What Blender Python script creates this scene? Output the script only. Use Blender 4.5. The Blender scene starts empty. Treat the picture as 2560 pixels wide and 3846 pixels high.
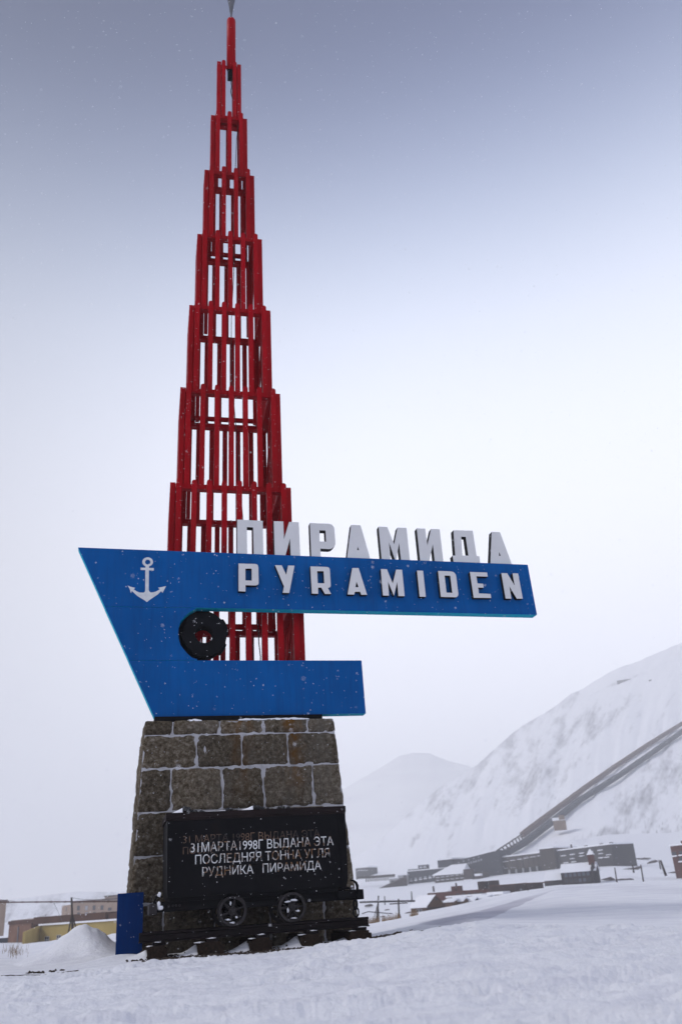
import bpy, bmesh, math, random
import numpy as np
from mathutils import Matrix, Vector, Euler

rnd = random.Random(7)
SC = bpy.context.scene
COL = SC.collection

# ------------------------------------------------------------------ camera
H = 0.5                                     # eye height above the track bed (crouching photographer)
FPX = 3275.04                               # focal length in pixels of the 2560x3846 photograph
CX, CY = 1280.0, 1923.0
R = np.array([[0.97070044, 0.04028913, 0.23689118],
              [-0.23204401, 0.4132551, 0.88055426],
              [-0.06241972, -0.90972359, 0.41049576]])
cam_d = bpy.data.cameras.new('camera')
cam = bpy.data.objects.new('camera', cam_d); COL.objects.link(cam)
m = Matrix.Identity(4)
for i in range(3):
    m[i][0] = R[i, 0]; m[i][1] = -R[i, 1]; m[i][2] = -R[i, 2]
m[2][3] = H
cam.matrix_world = m
cam_d.sensor_fit = 'VERTICAL'; cam_d.sensor_height = 36.0; cam_d.sensor_width = 24.0
cam_d.lens = FPX / 3846 * 36
cam_d.clip_start = 0.05; cam_d.clip_end = 20000
cam_d.dof.use_dof = True; cam_d.dof.focus_distance = 11.2; cam_d.dof.aperture_fstop = 1.7
SC.camera = cam

# ------------------------------------------------------------------ world
SUN_EL, SUN_AZ = 42.0, 272.0                # azimuth from +Y clockwise: from the left
world = bpy.data.worlds.new('World'); SC.world = world; world.use_nodes = True
nt = world.node_tree; nt.nodes.clear()
def N(nt, t, **kw):
    n = nt.nodes.new(t)
    for k, v in kw.items(): setattr(n, k, v)
    return n
out = N(nt, 'ShaderNodeOutputWorld'); bg = N(nt, 'ShaderNodeBackground')
tc = N(nt, 'ShaderNodeTexCoord'); sep = N(nt, 'ShaderNodeSeparateXYZ')
nt.links.new(tc.outputs['Generated'], sep.inputs[0])
ramp = N(nt, 'ShaderNodeValToRGB'); ramp.color_ramp.interpolation = 'B_SPLINE'
SKY = [(0.0, (.88, .89, .98)), (.36, (.92, .93, 1.02)), (.48, (.84, .87, .98)), (.58, (.68, .73, .87)), (.66, (.42, .48, .64)),
       (.74, (.16, .20, .34)), (.81, (.05, .07, .16)), (.88, (.05, .07, .16)), (1.0, (.05, .07, .16))]
cr = ramp.color_ramp
cr.elements[0].position = SKY[0][0]; cr.elements[0].color = (*SKY[0][1], 1)
cr.elements[1].position = SKY[-1][0]; cr.elements[1].color = (*SKY[-1][1], 1)
for p, c in SKY[1:-1]:
    e = cr.elements.new(p); e.color = (*c, 1)
nt.links.new(sep.outputs['Z'], ramp.inputs[0])
# the overcast is a little darker towards the left
dotn = N(nt, 'ShaderNodeVectorMath', operation='DOT_PRODUCT')
nt.links.new(tc.outputs['Generated'], dotn.inputs[0])
dotn.inputs[1].default_value = (math.sin(math.radians(72)), math.cos(math.radians(72)), 0)
mr = N(nt, 'ShaderNodeMapRange'); mr.interpolation_type = 'SMOOTHSTEP'
mr.inputs['From Min'].default_value = -.05; mr.inputs['From Max'].default_value = .55
mr.inputs['To Min'].default_value = .55; mr.inputs['To Max'].default_value = 1.0
nt.links.new(dotn.outputs['Value'], mr.inputs['Value'])
mul = N(nt, 'ShaderNodeVectorMath', operation='SCALE')
nt.links.new(ramp.outputs[0], mul.inputs[0]); nt.links.new(mr.outputs[0], mul.inputs['Scale'])
sky = N(nt, 'ShaderNodeTexSky'); sky.sky_type = 'NISHITA'; sky.sun_disc = False
sky.sun_elevation = math.radians(SUN_EL); sky.sun_rotation = math.radians(SUN_AZ)
sk = N(nt, 'ShaderNodeVectorMath', operation='SCALE'); sk.inputs['Scale'].default_value = .008
nt.links.new(sky.outputs[0], sk.inputs[0])
add = N(nt, 'ShaderNodeVectorMath', operation='ADD')
nt.links.new(mul.outputs[0], add.inputs[0]); nt.links.new(sk.outputs[0], add.inputs[1])
nt.links.new(add.outputs[0], bg.inputs[0]); bg.inputs[1].default_value = 1.0
nt.links.new(bg.outputs[0], out.inputs[0])

sun_d = bpy.data.lights.new('sun', 'SUN'); sun_d.energy = 1.35; sun_d.angle = math.radians(16)
sun_d.color = (1.0, .97, .93)
sun = bpy.data.objects.new('sun', sun_d); COL.objects.link(sun)
sa, se = math.radians(SUN_AZ), math.radians(SUN_EL)
to_sun = Vector((math.sin(sa) * math.cos(se), math.cos(sa) * math.cos(se), math.sin(se)))
sun.rotation_euler = to_sun.to_track_quat('Z', 'Y').to_euler()

SC.view_settings.view_transform = 'Standard'; SC.view_settings.look = 'None'
SC.view_settings.exposure = 0.4; SC.view_settings.gamma = 1.0
SC.view_settings.use_curve_mapping = False
SC.cycles.volume_bounces = 2; SC.cycles.max_bounces = 8; SC.cycles.diffuse_bounces = 4
SC.cycles.volume_step_rate = 8; SC.cycles.caustics_reflective = False; SC.cycles.caustics_refractive = False

# ------------------------------------------------------------------ measuring helpers
def ray(x, y):
    a = np.array([x - CX, y - CY, FPX]); return R @ (a / np.linalg.norm(a))
def onY(x, y, Y):
    r = ray(x, y); return Vector((np.array([0, 0, H]) + r * Y / r[1]).tolist())
def at(x, y, d):                            # point at horizontal distance d seen at pixel x, y
    r = ray(x, y); return Vector((np.array([0, 0, H]) + r * d / math.hypot(r[0], r[1])).tolist())
def azel(x, y):
    r = ray(x, y); return math.degrees(math.atan2(r[0], r[1])), math.degrees(math.asin(r[2]))
def z(ox, oy, s): return lambda a, b: (ox + a * s, oy + b * s)
T1, T2, T3, T4 = z(1320, 3180, .2934), z(1700, 3120, .2934), z(2020, 3120, .3444), z(2000, 2900, .2551)
Z5, Z8 = z(0, 3250, .357), z(1250, 2400, .8355)

# ------------------------------------------------------------------ numpy noise
_rs = np.random.RandomState(3); _T = _rs.rand(256, 256).astype(np.float32)
def vnoise(x, y, seed=0):
    x = np.asarray(x, float) + seed * 17.31; y = np.asarray(y, float) + seed * 7.77
    xi = np.floor(x).astype(int); yi = np.floor(y).astype(int); fx = x - xi; fy = y - yi
    fx = fx * fx * (3 - 2 * fx); fy = fy * fy * (3 - 2 * fy)
    g = lambda a, b: _T[(a + (b // 256) * 57) & 255, b & 255]
    return (g(xi, yi) * (1 - fx) + g(xi + 1, yi) * fx) * (1 - fy) + (g(xi, yi + 1) * (1 - fx) + g(xi + 1, yi + 1) * fx) * fy
def fbm(x, y, o=4, seed=0, gain=.5):
    s = 0; a = 1; t = 0; c, sn = math.cos(.6), math.sin(.6)
    for k in range(o):
        s = s + a * (vnoise(x, y, seed + k) - .5); t += a
        x, y = (x * c - y * sn) * 2.03, (x * sn + y * c) * 2.03; a *= gain
    return s / t * 2

# ------------------------------------------------------------------ object helpers
def tag(o, label=None, cat=None, group=None, kind=None):
    if label: o['label'] = label
    if cat: o['category'] = cat
    if group: o['group'] = group
    if kind: o['kind'] = kind
    return o
def rootloc(p):
    while p.parent is not None: p = p.parent
    return p.location
def thing(name, label, cat, loc, group=None):
    o = bpy.data.objects.new(name, None); COL.objects.link(o); o.location = loc
    o.empty_display_size = .2
    return tag(o, label, cat, group)
def link(name, me, parent=None, loc=None):
    o = bpy.data.objects.new(name, me); COL.objects.link(o)
    if parent is not None: o.parent = parent
    if loc is not None: o.location = loc
    return o
def mesh(name, verts, faces, mats, smooth=False, idx=None):
    me = bpy.data.meshes.new(name); me.from_pydata([tuple(v) for v in verts], [], faces)
    for mt in (mats if isinstance(mats, (list, tuple)) else [mats]): me.materials.append(mt)
    if idx is not None: me.polygons.foreach_set('material_index', idx)
    if smooth: me.polygons.foreach_set('use_smooth', [True] * len(me.polygons))
    me.update(); return me
def obj(name, verts, faces, mats, parent=None, smooth=False, idx=None, world=True):
    if parent is not None and world:
        L = rootloc(parent); verts = [(v[0] - L.x, v[1] - L.y, v[2] - L.z) for v in verts]
    return link(name, mesh(name, verts, faces, mats, smooth, idx), parent)
def from_bm(name, bm, mats, parent=None, smooth=False, world=True):
    if parent is not None and world:
        bmesh.ops.translate(bm, vec=-Vector(rootloc(parent)), verts=bm.verts)
    me = bpy.data.meshes.new(name); bm.normal_update(); bm.to_mesh(me); bm.free()
    for mt in (mats if isinstance(mats, (list, tuple)) else [mats]): me.materials.append(mt)
    if smooth: me.polygons.foreach_set('use_smooth', [True] * len(me.polygons))
    return link(name, me, parent)
BF = [(0, 3, 2, 1), (4, 5, 6, 7), (0, 1, 5, 4), (1, 2, 6, 5), (2, 3, 7, 6), (3, 0, 4, 7)]
def boxv(x0, x1, y0, y1, z0, z1):
    return [(x0, y0, z0), (x1, y0, z0), (x1, y1, z0), (x0, y1, z0), (x0, y0, z1), (x1, y0, z1), (x1, y1, z1), (x0, y1, z1)]
def box(name, b, mat, parent=None, bevel=0, world=True):
    if not bevel: return obj(name, boxv(*b), BF, mat, parent, world=world)
    bm = bmesh.new(); vs = [bm.verts.new(v) for v in boxv(*b)]
    for f in BF: bm.faces.new([vs[i] for i in f])
    bmesh.ops.bevel(bm, geom=bm.edges[:] , offset=bevel, segments=2, affect='EDGES', profile=.6)
    return from_bm(name, bm, mat, parent, world=world)
def prism(pts, y0, y1):                      # polygon in x,z extruded along y
    n = len(pts); v = [(p[0], y0, p[1]) for p in pts] + [(p[0], y1, p[1]) for p in pts]
    f = [tuple(range(n)), tuple(range(2 * n - 1, n - 1, -1))] + [(i + n, (i + 1) % n + n, (i + 1) % n, i) for i in range(n)]
    return v, f
def tube(bm, pts, r, seg=8, closed=False):
    pts = [Vector(p) for p in pts]; n = len(pts); rings = []
    up = Vector((0.13, .21, 1)).normalized()
    for i, p in enumerate(pts):
        a = pts[i - 1] if (i > 0 or closed) else p; b = pts[(i + 1) % n] if (i < n - 1 or closed) else p
        t = (b - a).normalized(); s = t.cross(up)
        if s.length < 1e-3: s = t.cross(Vector((1, 0, 0)))
        s.normalize(); w = s.cross(t); rr = r[i] if isinstance(r, (list, tuple)) else r
        rings.append([bm.verts.new(p + (s * math.cos(k * 2 * math.pi / seg) + w * math.sin(k * 2 * math.pi / seg)) * rr) for k in range(seg)])
    for i in range(n if closed else n - 1):
        A, B = rings[i], rings[(i + 1) % n]
        for k in range(seg): bm.faces.new((A[k], A[(k + 1) % seg], B[(k + 1) % seg], B[k]))
    if not closed: bm.faces.new(rings[0][::-1]); bm.faces.new(rings[-1])
def tube_obj(name, pts, r, mat, parent=None, seg=8, closed=False, world=True):
    bm = bmesh.new(); tube(bm, pts, r, seg, closed); bmesh.ops.recalc_face_normals(bm, faces=bm.faces)
    return from_bm(name, bm, mat, parent, smooth=True, world=world)
def ydisc(bm, cx, cz, y0, y1, r0, r1, seg=32):   # ring (r0 inner, r1 outer) with its axis along y
    V = []
    for k in range(seg):
        a = 2 * math.pi * k / seg; c, s = math.cos(a), math.sin(a)
        V.append([bm.verts.new((cx + c * r, y, cz + s * r)) for r, y in ((r0, y0), (r1, y0), (r1, y1), (r0, y1))])
    for k in range(seg):
        A, B = V[k], V[(k + 1) % seg]
        for j in range(4): bm.faces.new((A[j], A[(j + 1) % 4], B[(j + 1) % 4], B[j]))
def ycyl(bm, cx, cz, y0, y1, r, seg=24, r2=None):
    r2 = r if r2 is None else r2
    A = [bm.verts.new((cx + r * math.cos(2 * math.pi * k / seg), y0, cz + r * math.sin(2 * math.pi * k / seg))) for k in range(seg)]
    B = [bm.verts.new((cx + r2 * math.cos(2 * math.pi * k / seg), y1, cz + r2 * math.sin(2 * math.pi * k / seg))) for k in range(seg)]
    bm.faces.new(A); bm.faces.new(B[::-1])
    for k in range(seg): bm.faces.new((A[k], B[k], B[(k + 1) % seg], A[(k + 1) % seg]))

# ------------------------------------------------------------------ materials
def new_mat(name, base=(.5, .5, .5), rough=.7, metal=0.0, spec=.5):
    mt = bpy.data.materials.new(name); mt.use_nodes = True; b = mt.node_tree.nodes['Principled BSDF']
    b.inputs['Base Color'].default_value = (*base, 1); b.inputs['Roughness'].default_value = rough
    b.inputs['Metallic'].default_value = metal; b.inputs['Specular IOR Level'].default_value = spec
    return mt
def coords(nt, scale=(1, 1, 1)):
    t = N(nt, 'ShaderNodeTexCoord'); mp = N(nt, 'ShaderNodeMapping'); mp.inputs['Scale'].default_value = scale
    g = N(nt, 'ShaderNodeNewGeometry')
    nt.links.new(g.outputs['Position'], mp.inputs[0]); return mp.outputs[0]
def noise(nt, vec, scale, detail=4, rough=.55, dist=0):
    n = N(nt, 'ShaderNodeTexNoise'); n.inputs['Scale'].default_value = scale; n.inputs['Detail'].default_value = detail
    n.inputs['Roughness'].default_value = rough; n.inputs['Distortion'].default_value = dist
    nt.links.new(vec, n.inputs['Vector']); return n.outputs[0]
def cramp(nt, fac, stops):
    r = N(nt, 'ShaderNodeValToRGB'); e = r.color_ramp.elements
    e[0].position, e[0].color = stops[0][0], (*stops[0][1], 1); e[1].position, e[1].color = stops[-1][0], (*stops[-1][1], 1)
    for p, c in stops[1:-1]:
        x = e.new(p); x.color = (*c, 1)
    nt.links.new(fac, r.inputs[0]); return r.outputs[0]
def mixc(nt, fac, a, b, mode='MIX'):
    mx = N(nt, 'ShaderNodeMix'); mx.data_type = 'RGBA'; mx.blend_type = mode
    if isinstance(fac, float): mx.inputs[0].default_value = fac
    else: nt.links.new(fac, mx.inputs[0])
    for i, c in ((6, a), (7, b)):
        if isinstance(c, tuple): mx.inputs[i].default_value = (*c, 1)
        else: nt.links.new(c, mx.inputs[i])
    return mx.outputs[2]
def bump(nt, b, h, strength=.3, dist=.02):
    bp = N(nt, 'ShaderNodeBump'); bp.inputs['Strength'].default_value = strength; bp.inputs['Distance'].default_value = dist
    nt.links.new(h, bp.inputs['Height']); nt.links.new(bp.outputs[0], b.inputs['Normal'])
def math_(nt, op, a, b=None):
    n = N(nt, 'ShaderNodeMath', operation=op)
    for i, v in ((0, a), (1, b)):
        if v is None: continue
        if isinstance(v, (int, float)): n.inputs[i].default_value = v
        else: nt.links.new(v, n.inputs[i])
    return n.outputs[0]
def rgb(c): return tuple(c)
G = lambda v: (v, v, v)
def noisy(name, stops, scale=3, rough=.7, metal=0, bs=.2, bd=.01, bscale=40, stretch=(1, 1, 1), detail=6, spec=.5, extra=None):
    mt = new_mat(name, rough=rough, metal=metal, spec=spec); nt = mt.node_tree; b = nt.nodes['Principled BSDF']
    v = coords(nt, stretch); f = noise(nt, v, scale, detail, .6)
    c = cramp(nt, f, stops)
    if extra: c = extra(nt, c)
    nt.links.new(c, b.inputs['Base Color'])
    bump(nt, b, noise(nt, coords(nt), bscale, 4), bs, bd)
    return mt
M = {}
# snow
def snow_mat(name, big=.6):
    mt = new_mat(name, rough=.75, spec=.25); nt = mt.node_tree; b = nt.nodes['Principled BSDF']
    v = coords(nt); v2 = coords(nt, (1.2, 4.5, 3))
    c = cramp(nt, noise(nt, v2, .9, 5), [(.3, (.72, .73, .80)), (.55, (.82, .83, .88)), (.8, (.86, .87, .91))])
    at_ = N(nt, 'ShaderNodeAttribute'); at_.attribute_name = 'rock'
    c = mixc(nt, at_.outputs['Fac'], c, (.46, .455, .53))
    nt.links.new(c, b.inputs['Base Color'])
    h = math_(nt, 'ADD', noise(nt, coords(nt, (1, 1.8, 1)), 14, 6, .6), math_(nt, 'MULTIPLY', noise(nt, v, 70, 4), .35))
    bump(nt, b, h, big, .035)
    return mt
M['snow'] = snow_mat('snow')
M['snow_cap'] = new_mat('snow_cap', (.84, .85, .9), .8, spec=.2)
# mountain: snow with exposed rock (attribute 'rock' gives where the bare patches are)
def mountain_mat():
    mt = new_mat('mountain_snow_rock', rough=.9, spec=.1); nt = mt.node_tree; b = nt.nodes['Principled BSDF']
    at_ = N(nt, 'ShaderNodeAttribute'); at_.attribute_name = 'rock'
    fac = at_.outputs['Fac']
    rk = cramp(nt, noise(nt, coords(nt), .12, 5), [(.3, (.13, .13, .15)), (.7, (.26, .255, .28))])
    nt.links.new(mixc(nt, fac, (.84, .85, .9), rk), b.inputs['Base Color'])
    return mt
M['mountain'] = mountain_mat()
def far_mat():
    mt = new_mat('far_mountain_snow', rough=.9, spec=.1); nt = mt.node_tree; b = nt.nodes['Principled BSDF']
    f = noise(nt, coords(nt, (1, 1, 9)), .004, 6, .6, .5)
    nt.links.new(cramp(nt, f, [(.38, (.83, .83, .87)), (.58, (.92, .93, .95))]), b.inputs['Base Color']); return mt
M['far'] = far_mat()
# painted metal with grime and drips
def paint(name, a, b_, rough, grime=.35):
    mt = new_mat(name, rough=rough, spec=.09); nt = mt.node_tree; b = nt.nodes['Principled BSDF']
    c = cramp(nt, noise(nt, coords(nt, (1, 1, 1)), 1.1, 5, .6), [(.3, a), (.7, b_)])
    dr = cramp(nt, noise(nt, coords(nt, (9, 9, .7)), 2.2, 4, .6), [(.45, G(0)), (.75, G(grime))])
    dk = tuple(x * .55 + .004 for x in a)
    nt.links.new(mixc(nt, dr, c, dk), b.inputs['Base Color'])
    nt.links.new(cramp(nt, noise(nt, coords(nt), 6, 4), [(.3, G(rough - .1)), (.7, G(rough + .15))]), b.inputs['Roughness'])
    bump(nt, b, noise(nt, coords(nt), 5, 3), .12, .01); return mt
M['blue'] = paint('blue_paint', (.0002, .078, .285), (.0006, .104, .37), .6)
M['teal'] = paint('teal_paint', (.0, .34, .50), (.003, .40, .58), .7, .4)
M['blue_vignetted'] = paint('vignetted_blue_paint', (.0003, .022, .12), (.0006, .034, .16), .6)  # the sign's blue again, darkened in the colour to imitate vignetting on the board
M['red'] = paint('red_paint', (.29, .0004, .004), (.42, .0008, .008), .42, .3)
M['letter'] = noisy('letter_face', [(.3, (.68, .68, .69)), (.7, (.77, .77, .78))], 1.2, .5, 0, .1, .003, 60)
M['black'] = noisy('black_edge', [(.3, (.003, .003, .0035)), (.7, (.008, .0075, .008))], 3, .6, 0, .1, .003, 60, spec=.1)
M['anchor'] = noisy('anchor_white', [(.3, (.62, .64, .67)), (.7, (.80, .82, .84))], 9, .6, 0, .2, .003, 60)
M['star'] = noisy('pale_metal', [(.3, (.08, .08, .09)), (.7, (.15, .15, .17))], 3, .5, .2, .1, .003, 30)
# stone
def stone_mat():
    mt = new_mat('rough_stone', rough=.92, spec=.08); nt = mt.node_tree; b = nt.nodes['Principled BSDF']
    v = coords(nt)
    oi = N(nt, 'ShaderNodeObjectInfo')
    c = cramp(nt, noise(nt, v, 19, 9, .78, .2), [(.30, (.012, .009, .0055)), (.40, (.085, .066, .043)), (.53, (.20, .162, .115)), (.68, (.46, .41, .35))])
    pale = cramp(nt, noise(nt, coords(nt, (1, 1, .35)), 1.6, 6, .7), [(.48, G(0)), (.68, G(.5))])
    c = mixc(nt, pale, c, (.24, .22, .19))
    # rust runs from the sign above, in fixed vertical bands
    sx = N(nt, 'ShaderNodeSeparateXYZ'); nt.links.new(v, sx.inputs[0])
    wob = math_(nt, 'ADD', sx.outputs[0], math_(nt, 'MULTIPLY', noise(nt, coords(nt, (1, 1, 2)), 2.5, 3), .25))
    def band(cx, w):
        return math_(nt, 'MAXIMUM', math_(nt, 'SUBTRACT', 1.0, math_(nt, 'DIVIDE', math_(nt, 'ABSOLUTE', math_(nt, 'SUBTRACT', wob, cx + .125)), w)), 0.0)
    rb = math_(nt, 'MAXIMUM', band(2.35, .16), math_(nt, 'MULTIPLY', band(1.62, .2), .6))
    up = math_(nt, 'MULTIPLY', math_(nt, 'MAXIMUM', math_(nt, 'SUBTRACT', sx.outputs[2], 1.7), 0.0), 1.5)
    rf = math_(nt, 'MULTIPLY', math_(nt, 'MULTIPLY', rb, up), cramp(nt, noise(nt, coords(nt, (1, 1, .5)), 8, 5), [(.35, G(0)), (.65, G(.9))]))
    c = mixc(nt, rf, c, (.21, .095, .018))
    tone = N(nt, 'ShaderNodeMapRange'); nt.links.new(oi.outputs['Random'], tone.inputs[0])
    tone.inputs[3].default_value = .62; tone.inputs[4].default_value = 1.2
    sc = N(nt, 'ShaderNodeVectorMath', operation='SCALE'); nt.links.new(c, sc.inputs[0]); nt.links.new(tone.outputs[0], sc.inputs['Scale'])
    nt.links.new(sc.outputs[0], b.inputs['Base Color'])
    h = math_(nt, 'ADD', noise(nt, v, 26, 8, .75), math_(nt, 'MULTIPLY', noise(nt, v, 90, 4, .6), .4))
    bump(nt, b, h, 1.0, .06); return mt
M['stone'] = stone_mat()
M['mortar'] = noisy('mortar', [(.25, (.24, .235, .245)), (.5, (.46, .455, .475)), (.75, (.56, .555, .58))], 7, .95, 0, .6, .01, 60, spec=.1)
M['iron'] = noisy('tarred_iron', [(.3, (.0025, .0025, .004)), (.6, (.005, .005, .0065)), (.85, (.015, .009, .007))], 2.2, .6, .0, .25, .006, 50, stretch=(1, 1, .6), spec=.10)
M['iron_rim'] = noisy('brown_iron', [(.3, (.008, .005, .0055)), (.7, (.018, .010, .010))], 3, .6, 0, .3, .006, 50, spec=.12)
M['rail'] = noisy('rail_steel', [(.3, (.005, .004, .005)), (.7, (.014, .009, .0095))], 5, .5, .1, .3, .005, 60, spec=.12)
M['wheel'] = noisy('wheel_iron', [(.3, (.018, .016, .017)), (.7, (.038, .033, .035))], 6, .5, .1, .3, .005, 60, spec=.2)
M['tie'] = noisy('tarred_wood', [(.3, (.008, .005, .004)), (.6, (.028, .018, .012)), (.85, (.07, .036, .014))], 6, .7, 0, .6, .01, 30, stretch=(6, 1, 6), spec=.1)
M['coal'] = noisy('coal', [(.3, (.006, .006, .007)), (.8, (.03, .03, .032))], 20, .35, 0, .8, .02, 40)
M['rubber'] = noisy('rubber', [(.3, (.004, .0045, .006)), (.8, (.008, .009, .012))], 5, .8, 0, .3, .01, 40, spec=.1)
M['gravel'] = noisy('gravel', [(.25, (.012, .010, .009)), (.55, (.05, .038, .03)), (.8, (.14, .12, .10))], 30, .85, 0, .5, .01, 60, spec=.1)
def text_mat(name, col, worn, lo, hi):
    mt = new_mat(name, rough=.7); nt = mt.node_tree; b = nt.nodes['Principled BSDF']
    f = noise(nt, coords(nt, (1, 1, .6)), 22, 5, .7); g = noise(nt, coords(nt), 2.1, 3, .5)
    s = math_(nt, 'ADD', f, math_(nt, 'MULTIPLY', math_(nt, 'SUBTRACT', g, .5), .9))
    nt.links.new(mixc(nt, cramp(nt, s, [(lo, G(0)), (hi, G(1))]), col, worn), b.inputs['Base Color']); return mt
M['text'] = text_mat('white_lettering', (.70, .71, .72), (.16, .075, .025), .50, .64)
M['ghost'] = text_mat('faded_lettering', (.13, .075, .045), (.010, .009, .010), .38, .60)
def wall_mat(name, a, b_, sc=.5):
    return noisy(name, [(.3, a), (.7, b_)], sc, .9, 0, .2, .02, 8, stretch=(1, 1, .5), spec=.1)
M['w_yellow'] = wall_mat('yellow_render', (.33, .25, .085), (.42, .32, .125), .4)
M['w_pink'] = wall_mat('pinkish_brick', (.26, .18, .13), (.33, .235, .175))
M['w_brown'] = wall_mat('rusty_brown_wall', (.13, .07, .05), (.22, .13, .095))
M['w_brick'] = wall_mat('red_brick', (.065, .022, .016), (.10, .034, .025))
M['w_dark'] = wall_mat('dark_brown_wall', (.03, .02, .018), (.05, .033, .03))
M['w_grey'] = wall_mat('grey_render', (.026, .025, .026), (.046, .043, .044), .1)
M['w_gbrown'] = wall_mat('grey_brown_render', (.032, .025, .02), (.054, .043, .034), .1)
M['w_black'] = wall_mat('black_timber', (.018, .016, .019), (.034, .028, .030))
M['w_slate'] = wall_mat('slate_cladding', (.022, .025, .034), (.04, .044, .056), .1)
M['w_red'] = wall_mat('rust_red_cladding', (.075, .042, .04), (.11, .065, .06), .1)
M['w_wood'] = wall_mat('weathered_timber', (.075, .04, .025), (.13, .075, .045), 1)
M['w_hut'] = wall_mat('brown_boards', (.16, .105, .07), (.2, .14, .1), .5)
M['w_pale'] = wall_mat('pale_render', (.3, .3, .32), (.45, .45, .47), .2)
M['trim'] = wall_mat('rusty_trim', (.07, .04, .03), (.11, .06, .045))
M['glass'] = new_mat('window_glass', (.03, .036, .05), .25)
M['glass_pale'] = new_mat('pale_boarding', (.28, .30, .35), .5)
M['glass_blue'] = new_mat('blue_grey_glass', (.055, .07, .10), .3)
M['white'] = new_mat('white_frame', (.6, .6, .62), .6)
M['wood'] = noisy('pole_wood', [(.3, (.02, .014, .012)), (.8, (.05, .036, .03))], 4, .85)
M['wire'] = new_mat('wire', (.015, .014, .016), .6)
M['grass'] = noisy('dry_grass', [(.3, (.16, .10, .055)), (.8, (.34, .24, .15))], 8, .9)

# ------------------------------------------------------------------ terrain
def curve(pts): a = np.array([p[0] for p in pts], float); e = np.array([p[1] for p in pts], float); return lambda az: np.interp(az, a, e)
def pxcurve(pix): return curve(sorted(azel(*p) for p in pix))
CA = pxcurve([(0, 3674), (160, 3667), (357, 3645), (548, 3624), (638, 3614), (1000, 3586), (1198, 3562), (1384, 3538), (1668, 3490), (1785, 3470), (2560, 3490)])
CB = pxcurve([(0, 3552), (89, 3556), (153, 3545), (378, 3516), (437, 3507), (1100, 3480), (1392, 3468), (1542, 3442), (1660, 3418), (1918, 3363), (2085, 3332), (2300, 3317), (2560, 3312)])
CG = pxcurve([(0, 3532), (437, 3502), (1300, 3446), (1392, 3440), (1660, 3395), (1930, 3345), (2100, 3324), (2300, 3313), (2560, 3306)])
CT = pxcurve([(0, 3480), (440, 3440), (1380, 3330), (1534, 3319), (1810, 3288), (2094, 3252), (2301, 3234), (2532, 3245)])
RIDGE = [(0, 3385), (150, 3365), (300, 3348), (437, 3352), (1250, 3300), (1359, 3202), (1459, 3127), (1567, 3027), (1668, 2943), (1785, 2876), (1877, 2793), (1985, 2709), (2111, 2630), (2169, 2592), (2244, 2550), (2328, 2509), (2560, 2417)]
_r = sorted(azel(*p) for p in RIDGE) + [(60, 13.2), (110, 12), (150, 5), (200, 3)]
_r = [(-160, 3), (-90, 2.5), (-30, 2.0)] + _r
CR = curve(_r)
CFAR = pxcurve([(1120, 3060), (1260, 2980), (1360, 2922), (1420, 2888), (1470, 2858), (1500, 2840), (1550, 2832), (1609, 2834), (1640, 2848), (1693, 2864), (1760, 2880), (1850, 2940), (1950, 3040)])
TIES = [(.400, .617), (.950, 1.235), (1.528, 1.772), (2.112, 2.357), (2.68, 2.943)]
tanD = lambda e: np.tan(np.radians(e))
def smooth(a, b, x): t = np.clip((x - a) / (b - a), 0, 1); return t * t * (3 - 2 * t)
RD = 1500.0
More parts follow.
